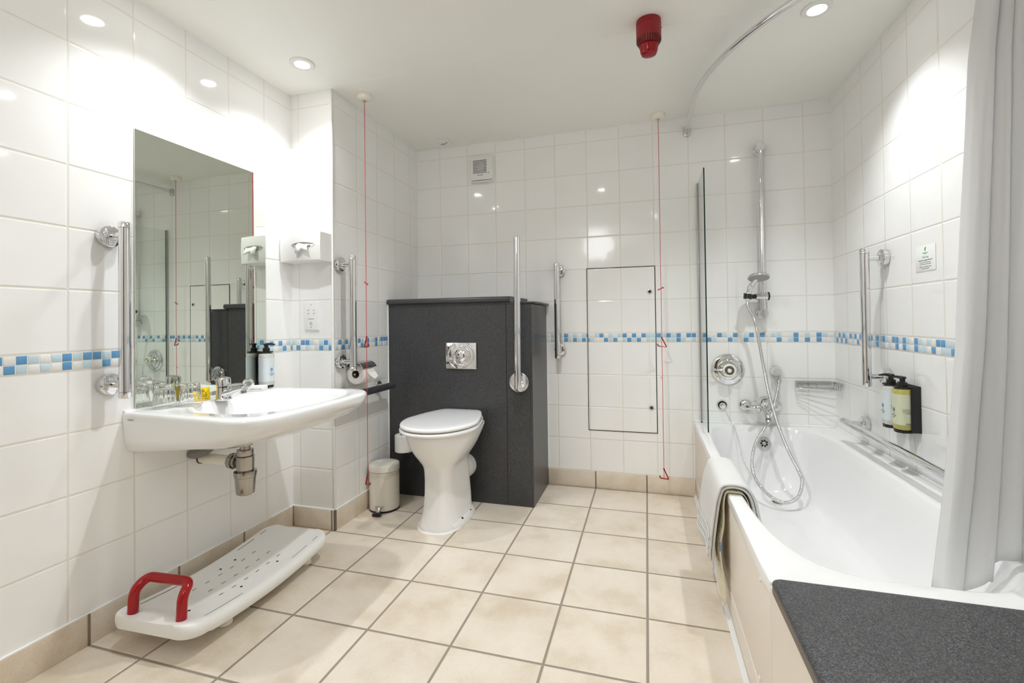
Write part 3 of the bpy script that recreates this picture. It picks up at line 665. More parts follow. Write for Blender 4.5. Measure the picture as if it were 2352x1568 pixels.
rings = [outline(0.13, 0.10, 0, zf=lambda x, y: 0.586 + 0.050 * max(0, (x - XB) / 0.6) ** 1.2), outline(0.06, 0.040, 0, zf=lambda x, y: 0.588 + 0.075 * max(0, (x - XB) / 0.6) ** 1.1), outline(0.022, 0.013, 0, zf=under(0.80, 0.150)), outline(0.010, 0.006, 0, zf=under(0.55, 0.150)), outline(0.003, 0.001, 0, zf=under(0.25, 0.150)),
         outline(0.0, 0.0, ZT - 0.016), outline(0.001, 0.001, ZT - 0.008), outline(0.005, 0.005, ZT - 0.002), outline(0.012, 0.012, ZT)]
NO = len(rings[0])
# bowl: ray from bowl centre to keep the same point count
bc = V((-1.435, 1.515, 0))
def bowl(sx, sy, z, n=2.7, off=0.0):
    out = []
    for p in rings[-1]:
        a = math.atan2((p.y - bc.y) / 0.30, (p.x - bc.x - off) / 0.24)
        c, s_ = math.cos(a), math.sin(a)
        out.append(V((bc.x + off + sx * math.copysign(abs(c) ** (2 / n), c), bc.y + sy * math.copysign(abs(s_) ** (2 / n), s_), z)))
    return out
rings += [bowl(0.230, 0.285, ZT + 0.0005, off=0.008), bowl(0.224, 0.279, ZT - 0.004, off=0.008), bowl(0.212, 0.267, ZT - 0.022, off=0.006), bowl(0.196, 0.262, ZT - 0.055, off=0.004), bowl(0.165, 0.225, ZT - 0.088, 2.5), bowl(0.11, 0.15, ZT - 0.108, 2.3), bowl(0.028, 0.028, ZT - 0.116, 2), bowl(0.021, 0.021, ZT - 0.118, 2)]
B().loft(rings, True, True).build('basin', MT['white'], t, ang=70)
B().lathe((bc.x, bc.y, ZT - 0.1185), (0, 0, 1), [(0, 0.0), (0.0005, 0.020), (0.0025, 0.021), (0.0035, 0.018)], 32).build('drain_ring', MT['chrome'], t)
B().tube([(XL + 0.003, 1.19, ZT + 0.001), (XL + 0.003, 1.822, ZT + 0.001)], 0.0032, 8).build('sealant_line', MT['sil'], t)
text('maker_mark', 'twyford', 0.0105, (-1.745, 1.1823, 0.712), (1, -0.08, 0), (0, 0, 1), MT['ink'], t, 'LEFT', 0.0001)

# ------------------------------------------------------------------ mixer tap
tx, ty = -1.634, 1.468
t = thing('basin_tap', 'chrome lever mixer tap standing on the washbasin', 'tap', (tx, ty, ZT))
z0 = ZT + 0.0006
B().lathe((tx, ty, z0), (0, 0, 1), [(0, 0.029), (0.004, 0.030), (0.008, 0.0275), (0.045, 0.0255), (0.052, 0.0255)], 36).build('body', MT['chrome'], t)
sp = spline([(tx + 0.006, ty - 0.001, z0 + 0.024), (tx + 0.045, ty - 0.005, z0 + 0.034), (tx + 0.085, ty - 0.009, z0 + 0.047), (tx + 0.118, ty - 0.012, z0 + 0.052)], 0.006)
n = len(sp); B().tube(sp, 0.012, 20, rad=[0.0195 - 0.0075 * (i / (n - 1)) for i in range(n)], flat=(1.15, 0.85)).build('spout', MT['chrome'], t)
B().cyl((tx + 0.109, ty - 0.011, z0 + 0.046), (tx + 0.112, ty - 0.011, z0 + 0.031), 0.0098, seg=24).build('aerator', MT['steel'], t)
B().lathe((tx, ty, z0 + 0.0535), (-0.10, 0, 1), [(0, 0.0245), (0.002, 0.0265), (0.026, 0.0270), (0.034, 0.0245), (0.039, 0.015), (0.040, 0.0)], 36, True, False).build('cartridge_cap', MT['chrome'], t)
lv = spline([(tx + 0.012, ty - 0.001, z0 + 0.074), (tx + 0.035, ty - 0.004, z0 + 0.061), (tx + 0.075, ty - 0.008, z0 + 0.066), (tx + 0.115, ty - 0.012, z0 + 0.068)], 0.006)
B().tube(lv, 0.0062, 16, flat=(1.5, 0.8)).build('lever', MT['chrome'], t)
lp = [(tx + 0.137 + 0.024 * math.cos(a), ty - 0.0135 - 0.002 * math.cos(a), z0 + 0.072 + 0.013 * math.sin(a)) for a in [2 * PI * k / 28 for k in range(28)]]
B().tube(lp, 0.0052, 12, closed=True).build('lever_loop', MT['chrome'], t)

# ------------------------------------------------------------------ bottle trap and pipes below the basin
qx, qy = -1.548, 1.487
t = thing('bottle_trap', 'chrome bottle trap with pale waste pipe hanging under the washbasin', 'waste trap', (qx, qy, 0.36))
B().lathe((qx, qy, 0.5895), (0, 0, -1), [(0, 0.026), (0.010, 0.026), (0.012, 0.021), (0.030, 0.021)], 32).build('waste_flange', MT['cream'], t)
B().cyl((qx, qy, 0.575), (qx, qy, 0.525), 0.0190, seg=32).build('inlet_tube', MT['steel'], t)
B().lathe((qx, qy, 0.545), (0, 0, -1), [(0, 0.0225), (0.002, 0.0305), (0.022, 0.0310), (0.026, 0.029)], 32).build('inlet_nut', MT['steel'], t)
B().lathe((qx, qy, 0.5185), (0, 0, -1), [(0, 0.031), (0.0015, 0.0345), (0.004, 0.0335), (0.052, 0.0325), (0.058, 0.031)], 40).build('trap_body', MT['steel'], t)
B().lathe((qx, qy, 0.4600), (0, 0, -1), [(0, 0.036), (0.0015, 0.0415), (0.005, 0.0425), (0.022, 0.0405), (0.024, 0.0385), (0.080, 0.0345), (0.090, 0.0325), (0.094, 0.026), (0.095, 0.0)], 40, True, False).build('trap_cup', MT['steel'], t)
wy = qy + 0.004
oa = V((qx - 0.030, wy, 0.4900)); ob = V((XL + 0.0015, wy - 0.004, 0.494))
dd = (ob - oa).normalized()
B().lathe(oa, dd, [(0, 0.020), (0.010, 0.020), (0.011, 0.027), (0.024, 0.027), (0.025, 0.0315), (0.044, 0.0315), (0.046, 0.026)], 10).build('outlet_nut', MT['steel'], t, ang=30)
B().cyl(oa + dd * 0.04, ob - dd * 0.0005, 0.0205, seg=32).build('waste_pipe', MT['cream'], t)
B().lathe(ob - dd * 0.002, dd, [(0, 0.0205), (0, 0.0235), (0.0018, 0.0235)], 32, False, True).build('pipe_hole', MT['dark'], t)
t = thing('water_pipe', 'grey insulated pipe curving up from the wall to the underside of the washbasin', 'pipe', (XL, 1.40, 0.52), 'grey pipes behind the trap')
B().tube(spline([(XL + 0.002, 1.440, 0.524), (XL + 0.030, 1.447, 0.525), (XL + 0.060, 1.480, 0.545), (XL + 0.072, 1.500, 0.566)], 0.006), 0.0185, 20).build('sleeve', MT['grey'], t)
t = thing('water_pipe', 'short grey pipe stub half hidden under the washbasin, nearer the corner', 'pipe', (XL, 1.57, 0.55), 'grey pipes behind the trap')
B().tube(spline([(XL + 0.002, 1.565, 0.540), (XL + 0.030, 1.572, 0.541), (XL + 0.055, 1.60, 0.553), (XL + 0.066, 1.622, 0.566)], 0.006), 0.0155, 20).build('sleeve', MT['grey'], t)

# ------------------------------------------------------------------ things on the basin
def tumbler(x, y, label):
    t = thing('tumbler', label, 'glass', (x, y, ZT), 'upturned tumblers')
    z = ZT + 0.0012; N = 60; rings = []
    def rg(h, r, fl=0.0):
        return [V((x + (r - fl * (0.5 + 0.5 * math.cos(15 * 2 * PI * i / N))) * math.cos(2 * PI * i / N), y + (r - fl * (0.5 + 0.5 * math.cos(15 * 2 * PI * i / N))) * math.sin(2 * PI * i / N), z + h)) for i in range(N)]
    out = [rg(0.0, 0.0375), rg(0.0006, 0.0385), rg(0.020, 0.0367), rg(0.028, 0.0360, 0.0005), rg(0.036, 0.0352, 0.0022), rg(0.070, 0.0315, 0.0026), rg(0.076, 0.0305, 0.0008), rg(0.080, 0.0298), rg(0.0835, 0.0285), rg(0.0845, 0.026)]
    inn = [rg(0.0, 0.0362)] + [rg(0.020, 0.0345), rg(0.040, 0.0325), rg(0.066, 0.0285), rg(0.0715, 0.025), rg(0.073, 0.015)]
    b = B().loft(out, False, True); b.loft(inn, False, True); b.loft([out[0], inn[0]], False, False)
    b.build('vessel', MT['glass'], t, ang=50, weld=True)
tumbler(-1.702, 1.281, 'upturned clear glass tumbler at the near end of the washbasin')
tumbler(-1.650, 1.340, 'upturned clear glass tumbler just behind the yellow caution card')
t = thing('caution_card', 'small yellow caution card with black warning triangle on the washbasin', 'sign', (-1.700, 1.428, ZT))
xd = V((0.40, 0.917, 0)).normalized(); ydv = V((-0.10, 0.04, 1)).normalized(); ydv = (ydv - xd * ydv.dot(xd)).normalized(); zc = xd.cross(ydv)
oc = V((-1.700, 1.432, ZT + 0.0275))
slab(B(), oc, xd, ydv, 0.050, 0.052, 0.0012, 0.002, 0.0003).build('card', MT['yellow'], t)
P = lambda u, w, h=0.0014: oc + xd * u + ydv * w + zc * h
B().tube([P(-0.0135, -0.004), P(0.0135, -0.004), P(0, 0.020)], 0.0009, 8, closed=True).build('triangle', MT['inkd'], t)
b = B(); b.tube([P(0, 0.013), P(0, 0.0055)], 0.0014, 8, rad=[0.0019, 0.0009]); b.lathe(P(0, 0.0008, 0.0008), zc, [(0, 0.0014), (0.0012, 0.0014)], 12); b.build('exclamation_mark', MT['inkd'], t)
text('caution_text', 'Caution', 0.0085, P(0, -0.0125), xd, ydv, MT['inkd'], t)
text('small_text', 'Very hot water', 0.0048, P(0, -0.020), xd, ydv, MT['inkd'], t)
# wrapped soap / amenity box
t = thing('soap_box', 'small white paper soap box lying on the washbasin beyond the tap', 'box', (-1.70, 1.715, ZT))
b = B(); b.box((-0.035, -0.026, 0.0008), (0.035, 0.026, 0.0235), 0.003)
M4 = Matrix.Translation(V((-1.700, 1.703, ZT))) @ Matrix.Rotation(math.radians(28), 4, 'Z'); b.v = [M4 @ v for v in b.v]; b.build('box', MT['paper'], t)
tt = text('box_print', 'soap bar for hands', 0.006, M4 @ V((0, -0.0263, 0.009)), M4.to_3x3() @ V((1, 0, 0)), (0, 0, 1), MT['ink'], t)

# ------------------------------------------------------------------ pump bottle in wall bracket by the mirror edge
def pump_bottle(o, out, along, label, liquid, lab, dot, w=0.068, dp=0.062, hh=0.150, group=None, turn=0.0, pring=None):
    """o: centre of the bottle foot; out: direction away from the wall"""
    o = V(o); out = V(out); al = V(along); U = V((0, 0, 1))
    t = thing('pump_bottle', label, 'bottle', tuple(o), group)
    def rg(z, q=0.0): return [o + al * x + out * y + U * z for x, y in rr2d(w - 2 * q, dp - 2 * q, min(w, dp) * 0.42 - q, 8)]
    B().loft([rg(0.0, 0.006), rg(0.002, 0.001), rg(0.006), rg(hh - 0.006), rg(hh - 0.001, 0.002), rg(hh, 0.006), rg(hh + 0.004, 0.018)]).build('bottle_body', liquid, t, ang=50)
    # label wrapped round the front half
    b = B(); pts = rr2d(w + 0.0008, dp + 0.0008, min(w, dp) * 0.42, 8); n = len(pts)
    rows = []
    for z in (0.020, hh - 0.018): rows.append([o + al * x + out * y + U * z for x, y in pts])
    b.loft(rows, False, False).build('label_sheet', lab, t, ang=50)
    fz = V((0, 0, 0)); fo = o + out * (dp / 2 + 0.0007)
    B().lathe(fo + U * (0.075), out, [(0, 0.008), (0.0004, 0.008)], 24).build('label_emblem', dot, t)
    text('label_text', 'soft\nhair & body\nwash', 0.0065, fo + U * 0.058, al * (1 if al.cross(U).dot(out) > 0 else -1), U, MT['ink'], t, 'CENTER', 0.0001)
    # back print on the side that faces the room
    xd = out * (-1); so = o + al * (w / 2 + 0.0007)
    if pring is not None:
        so = o + al * (pring * (w / 2 + 0.0007)); xdd = U.cross(al * -pring)
        xdd = V((0, 0, 1)).cross(al * pring)
        text('back_text', 'for external use\nonly avoid eyes\nrinse well after\nuse 300 ml\n\n\n', 0.0052, so + xdd * 0.016 + U * 0.078, xdd, U, MT['ink'], t, 'RIGHT', 0.0001)
        b = B()
        for k in range(9): b.add([so + xdd * (0.014 - k * 0.0024) + U * 0.021 + al * pring * 0.0002, so + xdd * (0.0128 - k * 0.0024) + U * 0.021 + al * pring * 0.0002, so + xdd * (0.0128 - k * 0.0024) + U * 0.028 + al * pring * 0.0002, so + xdd * (0.014 - k * 0.0024) + U * 0.028 + al * pring * 0.0002], [(0, 1, 2, 3)])
        b.build('barcode', MT['ink'], t, smooth=False)
    B().lathe(o + U * (hh + 0.0035), U, [(0, 0.019), (0.004, 0.020), (0.006, 0.0155), (0.022, 0.015), (0.024, 0.009), (0.036, 0.0085)], 28).build('pump_collar', MT['black'], t)
    hd = (out * math.cos(turn) + al * math.sin(turn)).normalized(); hz = hh + 0.0395
    b = B().lathe(o + U * hz, U, [(0, 0.0115), (0.005, 0.0125), (0.008, 0.011), (0.009, 0.0)], 24, True, False)
    b.tube([o + U * (hz + 0.004), o + U * (hz + 0.0055) + hd * 0.022, o + U * (hz + 0.002) + hd * 0.040], 0.0045, 10, rad=[0.0065, 0.005, 0.0032]); b.build('pump_head', MT['black'], t)
    return t
by0 = 1.788
t = thing('bottle_bracket', 'black bottle bracket on the wall at the far edge of the mirror, over the basin', 'bracket', (XL, by0, 0.75))
b = B().box((XL + 0.0062, by0 - 0.012, 0.7475), (XL + 0.0110, by0 + 0.012, 0.9130), 0.001); b.build('back_strip', MT['black'], t)
B().loft([[V((XL + 0.042 + y, by0 + x, z)) for x, y in rr2d(0.058, 0.060, 0.026, 8)] for z in (0.7440, 0.7520)]).build('foot_tray', MT['black'], t)
b = B(); b.lathe((XL + 0.042, by0, 0.9075), (0, 0, 1), [(0, 0.0215), (0, 0.029), (0.005, 0.029), (0.005, 0.0215), (0, 0.0215)], 32, False, False); b.box((XL + 0.0062, by0 - 0.010, 0.9075), (XL + 0.018, by0 + 0.010, 0.9125)); b.build('neck_ring', MT['black'], t)
pump_bottle((XL + 0.042, by0, 0.7530), (1, 0, 0), (0, 1, 0), 'clear pump bottle of pale soap standing at the far end of the washbasin', MT['gelw'], MT['lab1'], MT['bluep'], 0.066, 0.058, 0.1500, turn=0.35, pring=None)

# ------------------------------------------------------------------ tissue dispenser and shaver socket on the boxing
t = thing('tissue_dispenser', 'white facial tissue dispenser mounted on the tiled boxing above the shaver socket', 'tissue dispenser', (-1.63, YN, 1.42))
xa, xb = -1.7650, -1.5265
def face(x): 
    s = (x - xa) / (xb - xa); return 0.088 + 0.016 * math.sin(PI * s)
rows = []
for k in range(17):
    x = xa + (xb - xa) * k / 16; d = face(x); e = 0.006
    rows.append([(x, YN - 0.0008, 1.352), (x, YN - d + e, 1.352), (x, YN - d + 0.001, 1.354), (x, YN - d, 1.360), (x, YN - d - 0.003, 1.42), (x, YN - d, 1.484), (x, YN - d + 0.001, 1.4905), (x, YN - d + e, 1.4925), (x, YN - 0.0008, 1.4925)])
B().loft(rows).build('casing', MT['wplast'], t, ang=38)
def slotring(sx, sz, q):
    return [V((-1.618 + sx * math.cos(a), YN - face(-1.618 + sx * math.cos(a)) - 0.0035 - q, 1.4285 + sz * math.sin(a))) for a in [2 * PI * k / 40 for k in range(40)]]
b = B().loft([slotring(0.064, 0.0130, 0.0), slotring(0.064, 0.0130, 0.0006), slotring(0.0615, 0.0108, 0.0006), slotring(0.058, 0.0085, 0.0002)], False, True); b.build('oval_slot', MT['chrome2'], t)
b = B(); rows = []
rn = random.Random(5)
for k in range(7):
    s = k / 6; rows.append([(-1.648 + 0.066 * s + 0.012 * math.sin(s * 7) * w, YN - 0.110 - 0.011 * math.sin(w * PI * 0.7) - 0.003 * math.sin(s * 9), 1.432 - 0.046 * w * (0.75 + 0.25 * math.cos(s * 5)) + 0.004 * math.sin(s * 6)) for w in (0, 0.2, 0.4, 0.6, 0.8, 1.0)])
o = b.grid(rows).build('tissue', MT['paper'], t, ang=80); md = o.modifiers.new('thick', 'SOLIDIFY'); md.thickness = 0.0008
t = thing('shaver_socket', 'white shaver socket on the tiled boxing below the tissue dispenser', 'socket', (-1.648, YN, 1.08))
ox = -1.6485
slab(B(), (ox, YN - 0.0008, 1.0805), (1, 0, 0), (0, 0, 1), 0.0875, 0.1475, 0.009, 0.004, 0.0035).build('face_plate', MT['wplast'], t, ang=50)
for sx in (-0.0165, 0.0165):
    for sz in (0.0085, -0.0085):
        b = B()
        for q in (-0.0022, 0.0026): b.box((ox + sx + q - 0.0014, YN - 0.0103, 1.101 + sz - 0.0018 + q * 0.5), (ox + sx + q + 0.0014, YN - 0.0092, 1.101 + sz + 0.0018 + q * 0.5))
        b.build('pin_slot', MT['inkd'], t, smooth=False)
text('shaver_text', 'SHAVERS ONLY', 0.0052, (ox, YN - 0.0101, 1.0635), (1, 0, 0), (0, 0, 1), MT['ink'], t)
b = B(); b.tube([(ox - 0.004, YN - 0.0101, 1.045), (ox + 0.003, YN - 0.0101, 1.041), (ox - 0.003, YN - 0.0101, 1.037)], 0.0005, 6, closed=True); b.tube([(ox - 0.005, YN - 0.0101, 1.034), (ox + 0.005, YN - 0.0101, 1.034), (ox + 0.005, YN - 0.0101, 1.049), (ox - 0.005, YN - 0.0101, 1.049)], 0.0004, 6, closed=True); b.build('shaver_symbol', MT['ink'], t)
for z in (1.1385, 1.0225): B().lathe((ox, YN - 0.0092, z), (0, -1, 0), [(0, 0.0026), (0.0012, 0.0024)], 16).build('screw_head', MT['grey'], t)
# ------------------------------------------------------------------ access panel
t = thing('access_panel', 'tiled access panel with two round locks in the back wall', 'access panel', (-0.148, D, 0.36))
px0, px1, pz0, pz1 = -0.3525, 0.0500, 0.3600, 1.3585
b = B().box((px0, D - 0.0030, pz0), (px1, D - 0.0007, pz1)); b.build('panel', MT['wall_back'], t, smooth=False)
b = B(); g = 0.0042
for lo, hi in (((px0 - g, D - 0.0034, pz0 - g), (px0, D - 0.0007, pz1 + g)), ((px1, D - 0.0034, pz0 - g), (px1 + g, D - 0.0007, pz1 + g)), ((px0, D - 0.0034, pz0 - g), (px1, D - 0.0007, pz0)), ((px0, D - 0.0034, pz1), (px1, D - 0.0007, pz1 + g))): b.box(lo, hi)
b.build('shadow_gap', MT['dark'], t, smooth=False)  # dark strips colour in the shade of the open gap, no real frame
for z in (1.209, 0.5085):
    lk = B().lathe((0.0205, D - 0.0030, z), (0, -1, 0), [(0, 0.0145), (0.003, 0.0145), (0.0042, 0.0125), (0.0042, 0.0078), (0.002, 0.0072)], 32, True, False).build('lock', MT['chrome2'], t)
    o = B().lathe((0.0205, D - 0.0040, z), (0, -1, 0), [(0, 0.0076), (0.001, 0.0076)], 24).build('keyhole', MT['inkd'], lk)
# mosaic strip across the panel: same band in front of the gap
mosaic('trim_17', (px0, D - 0.0030, ZM0), (1, 0, 0), (0, -1, 0), px1 - px0, 'PWPBWPWPBWBWBP', 'BPWWBPBWPBPBWP', start=-0.016)

# ------------------------------------------------------------------ extractor fan
fx, fz = -1.0385, 2.0555
t = thing('extractor_fan', 'square white extractor fan with slatted grille on the back wall', 'fan', (fx, D, fz))
slab(B(), (fx, D - 0.0008, fz), (1, 0, 0), (0, 0, 1), 0.170, 0.168, 0.012, 0.012, 0.003).build('back_casing', MT['wplast'], t)
slab(B(), (fx, D - 0.0132, fz + 0.002), (1, 0, 0), (0, 0, 1), 0.160, 0.158, 0.022, 0.014, 0.006).build('front_cover', MT['wplast'], t, ang=50)
yq = D - 0.0356; gx, gz = fx - 0.008, fz + 0.010
B().box((gx - 0.047, yq, gz - 0.046), (gx + 0.047, yq + 0.0008, gz + 0.046)).build('dark_opening', MT['dark'], t, smooth=False)
B().lathe((gx + 0.010, yq - 0.0001, gz - 0.004), (0, -1, 0), [(0, 0.026), (0.0006, 0.026)], 32).build('motor_disc', MT['gedge'], t)
b = B()
for k in range(10):
    z = gz + 0.045 - k * 0.01; b.box((gx - 0.047, yq - 0.0035, z - 0.0029), (gx + 0.047, yq - 0.0008, z + 0.0029), 0.0006, 1)
b.build('grille_slats', MT['wplast'], t)
for k in range(13): pass
b = B()
for k in range(12):
    z = fz + 0.068 - k * 0.0105; B().box((fx + 0.043, D - 0.0357, z - 0.0004), (fx + 0.074, D - 0.0350, z + 0.0004)).build('moulded_rib', MT['grout'], t, smooth=False)

text('maker_name', 'Vent-Axia', 0.0095, (gx + 0.002, D - 0.0356, fz - 0.048), (1, 0, 0), (0, 0, 1), MT['inkb'], t, bold=True)
B().lathe((fx + 0.053, D - 0.0352, fz - 0.034), (0, -1, 0), [(0, 0.003), (0.001, 0.003)], 16).build('indicator', MT['inkd'], t)
b = B().box((fx - 0.066, D - 0.034, fz - 0.0905), (fx + 0.066, D - 0.006, fz - 0.0825), 0.003); b.build('lower_lip', MT['wplast'], t)

# ------------------------------------------------------------------ ceiling plate (small square grille)
t = thing('ceiling_vent_plate', 'small square white plate with curved slots on the ceiling above the extractor fan', 'ceiling plate', (-1.271, 2.817, H))
slab(B(), (-1.271, 2.817, H - 0.0006), (1, 0, 0), (0, -1, 0), 0.086, 0.086, 0.007, 0.004, 0.0025).build('plate', MT['wplast'], t)
b = B()
b.tube([(-1.271 + 0.022 * math.cos(a), 2.812 + 0.022 * math.sin(a), H - 0.008) for a in [math.radians(-20 + 14 * k) for k in range(12)]], 0.0016, 6)
for k in range(3): b.tube([(-1.303 + k * 0.010, 2.835, H - 0.008), (-1.298 + k * 0.010, 2.850 - k * 0.002, H - 0.008)], 0.0012, 6)
b.build('slot', MT['ink'], t)

# ------------------------------------------------------------------ emergency pull cords
def pull_cord(x, y, r, label, zs, zk, z2, zend, ang):
    t = thing('alarm_pull_cord', label, 'pull cord', (x, y, H), 'red emergency pull cords')
    B().lathe((x, y, H - 0.0006), (0, 0, -1), [(0, r), (0.004, r + 0.0015), (0.016, r), (0.024, r - 0.004), (0.028, r - 0.012), (0.029, 0.012)], 40).build('ceiling_switch', MT['cream'], t)
    B().lathe((x, y, H - 0.0292), (0, 0, -1), [(0, 0.013), (0.003, 0.012), (0.005, 0.006)], 24).build('cord_boss', MT['chrome2'], t)
    B().tube([(x, y, H - 0.033), (x, y, zend)], 0.0016, 8).build('cord', MT['cord'], t)
    ca, sa = math.cos(ang), math.sin(ang)
    def tri(z, sz, fl):
        q = lambda u, w: V((x + ca * u * fl, y + sa * u * fl, z + w))
        pts = fillet([q(0.0, 0), q(0.026, -0.054 * sz), q(-0.022, -0.048 * sz), q(-0.024, -0.036 * sz)], 0.006)
        b = B().tube(pts, 0.0034, 10); b.lathe(q(0, 0.004), (0, 0, -1), [(0, 0.003), (0.003, 0.0055), (0.008, 0.004)], 12); b.build('pull_handle', MT['red'], t)
    tri(zs, 1.0, 1); tri(z2, 1.1, 1)
    b = B(); b.tube([(x - 0.017 * ca, y - 0.017 * sa, zk - 0.008), (x - 0.004 * ca, y, zk - 0.001), (x + 0.006 * ca, y, zk + 0.003), (x + 0.016 * ca, y + 0.016 * sa, zk + 0.005)], 0.003, 8, rad=[0.0042, 0.0022, 0.0026, 0.0036])
    b.tube([(x, y, zk), (x + 0.010 * ca, y, zk + 0.010)], 0.0016, 6)
    b.lathe((x, y, zk - 0.006), (0, 0, 1), [(0, 0.002), (0.004, 0.0034), (0.010, 0.002)], 10); b.build('knot', MT['cord'], t)
pull_cord(-1.4030, 2.112, 0.036, 'red emergency pull cord hanging beside the tiled boxing, nearer the pedal bin', 0.968, 1.249, 0.257, 0.205, math.radians(150))
pull_cord(0.0830, 2.822, 0.038, 'red emergency pull cord hanging between the access panel and the bath', 0.934, 1.218, 0.177, 0.120, math.radians(10))
B().lathe((0.0760, 2.822, 0.700), (0, 0, 1), [(0, 0.001), (0.003, 0.0032), (0.007, 0.001)], 10).build('knot', MT['cord'], bpy.data.objects['alarm_pull_cord.001'])

# ------------------------------------------------------------------ fire alarm sounder
ax, ay = 0.026, 1.930
t = thing('fire_alarm', 'round red fire alarm beacon on the ceiling', 'fire alarm', (ax, ay, H))
B().lathe((ax, ay, H - 0.0006), (0, 0, -1), [(0, 0.0475), (0.001, 0.0485), (0.020, 0.0490), (0.0215, 0.0475)], 48).build('mounting_base', MT['redm'], t)
B().lathe((ax, ay, H - 0.0222), (0, 0, -1), [(0, 0.0470), (0.001, 0.0488), (0.046, 0.0482), (0.060, 0.0470), (0.074, 0.0395), (0.075, 0.036)], 48).build('sounder_body', MT['redm'], t)
b = B()
for k in range(30):
    a = 2 * PI * k / 30; c, s_ = math.cos(a), math.sin(a); tn = V((-s_, c, 0)) * 0.0022
    p0 = V((ax + 0.0476 * c, ay + 0.0476 * s_, H - 0.0222 - 0.050)); p1 = V((ax + 0.0474 * c, ay + 0.0474 * s_, H - 0.0222 - 0.0598)); p2 = V((ax + 0.0400 * c, ay + 0.0400 * s_, H - 0.0222 - 0.0738))
    o_ = V((c, s_, -0.6)) * 0.0005
    b.add([p0 - tn + o_ * 2, p0 + tn + o_ * 2, p1 + tn + o_ * 2, p1 - tn + o_ * 2, p2 + tn + o_ * 1.6, p2 - tn + o_ * 1.6], [(0, 1, 2, 3), (3, 2, 4, 5)])
b.build('sound_slots', MT['redd'], t, smooth=False)
B().lathe((ax, ay, H - 0.0975), (0, 0, -1), [(0, 0.0355), (0.004, 0.0385), (0.008, 0.0360), (0.026, 0.0335), (0.036, 0.0285), (0.041, 0.018), (0.0425, 0.0)], 48, True, False).build('beacon_lens', MT['redl'], t)
B().lathe((ax + 0.044, ay + 0.020, H - 0.020), (0.9, 0.42, 0), [(0, 0.002), (0.008, 0.002)], 12).build('locking_screw', MT['inkd'], t)

# ------------------------------------------------------------------ bath
t = thing('bathtub', 'white bathtub with cream side panel along the right wall', 'bathtub', (0.62, 2.06, 0))
RZ = 0.4385; bx0, bx1, by0b, by1b = 0.259, XR - 0.003, 1.188, D - 0.003
NB = 112
ccx, ccy = 0.590, 2.065
def inner(z, x0, x1, y0, y1, n, n2=None):
    return superring((x0 + x1) / 2, ccy, z, (x1 - x0) / 2, ccy - y0, y1 - ccy, n, NB, n2)
base = inner(RZ, 0.297, 0.886, 1.255, 2.872, 4.0, 5.0)
def outer(z, q, r=0.022):
    x0, x1, y0, y1 = bx0 + q, bx1 - q * 0, by0b + q, by1b - q * 0
    out = []
    for p in base:
        d = V((p.x - ccx, p.y - ccy, 0)); s = 1e9
        # exact rectangle hit, angle remapped so corners get points
        if d.x > 1e-9: s = min(s, (x1 - ccx) / d.x)
        if d.x < -1e-9: s = min(s, (x0 - ccx) / d.x)
        if d.y > 1e-9: s = min(s, (y1 - ccy) / d.y)
        if d.y < -1e-9: s = min(s, (y0 - ccy) / d.y)
        out.append(V((ccx + d.x * s, ccy + d.y * s, z)))
    for cxn in (x0, x1):
        for cyn in (y0, y1):
            k = min(range(NB), key=lambda i: (out[i].x - cxn) ** 2 + (out[i].y - cyn) ** 2)
            ix = 1 if cxn == x0 else -1; iy = 1 if cyn == y0 else -1
            out[k] = V((cxn + ix * 0.004, cyn + iy * 0.004, z))
    return out
rings = [outer(0.404, 0.004), outer(0.406, 0.0), outer(RZ - 0.008, 0.0), outer(RZ - 0.003, 0.0012), outer(RZ, 0.006),
         inner(RZ + 0.0005, 0.2955, 0.888, 1.252, 2.876, 4.0, 5.0), inner(RZ - 0.002, 0.3015, 0.882, 1.259, 2.869, 4.0, 5.0), inner(RZ - 0.010, 0.307, 0.876, 1.268, 2.864, 3.9, 5.0), inner(RZ - 0.05, 0.316, 0.866, 1.300, 2.852, 3.7, 4.6),
         inner(0.30, 0.330, 0.850, 1.375, 2.834, 3.4, 4.2), inner(0.20, 0.346, 0.832, 1.47, 2.815, 3.2, 3.9), inner(0.13, 0.364, 0.813, 1.565, 2.790, 3.0, 3.6), inner(0.10, 0.388, 0.79, 1.62, 2.765, 2.9, 3.3), inner(0.088, 0.425, 0.75, 1.67, 2.73, 2.8, 3.0), inner(0.085, 0.50, 0.68, 1.8, 2.60, 2.5, 2.6)]
B().loft(rings, False, True).build('tub', MT['acrylic'], t, ang=42)
pb = B().box((0.2625, by0b + 0.002, 0.107), (0.272, by1b - 0.001, 0.4035), 0.0012); pan_o = pb.build('side_panel', MT['panel'], t)
B().box((0.2628, by0b + 0.002, 0.001), (0.272, by1b - 0.001, 0.1040), 0.0012).build('plinth', MT['panel'], t)
B().box((0.2617, by0b + 0.003, 0.1040), (0.2655, by1b - 0.002, 0.1068)).build('seam_line', MT['sil'], t, smooth=False)
b = B().loft([[(0.2500, y, 0.0006), (0.2535, y, 0.004), (0.2600, y, 0.0125), (0.2622, y, 0.020), (0.2626, y, 0.0006)] for y in (by0b + 0.002, by1b - 0.002)]); b.build('floor_sealant', MT['sil'], t)
b = B().loft([[(x, y, RZ + 0.0008), (x, y + s * 0.004, RZ + 0.002), (x, y + s * 0.0085, RZ + 0.0085)] for x, y, s in ((bx0 + 0.004, D - 0.0095, 1), (XR - 0.004, D - 0.0095, 1))]); b.build('wall_sealant', MT['sil'], t)
b = B().loft([[(XR - 0.0095, y, RZ + 0.0008), (XR - 0.0055, y, RZ + 0.002), (XR - 0.001, y, RZ + 0.0085)] for y in (1.20, D - 0.004)]); b.build('wall_sealant', MT['sil'], t)
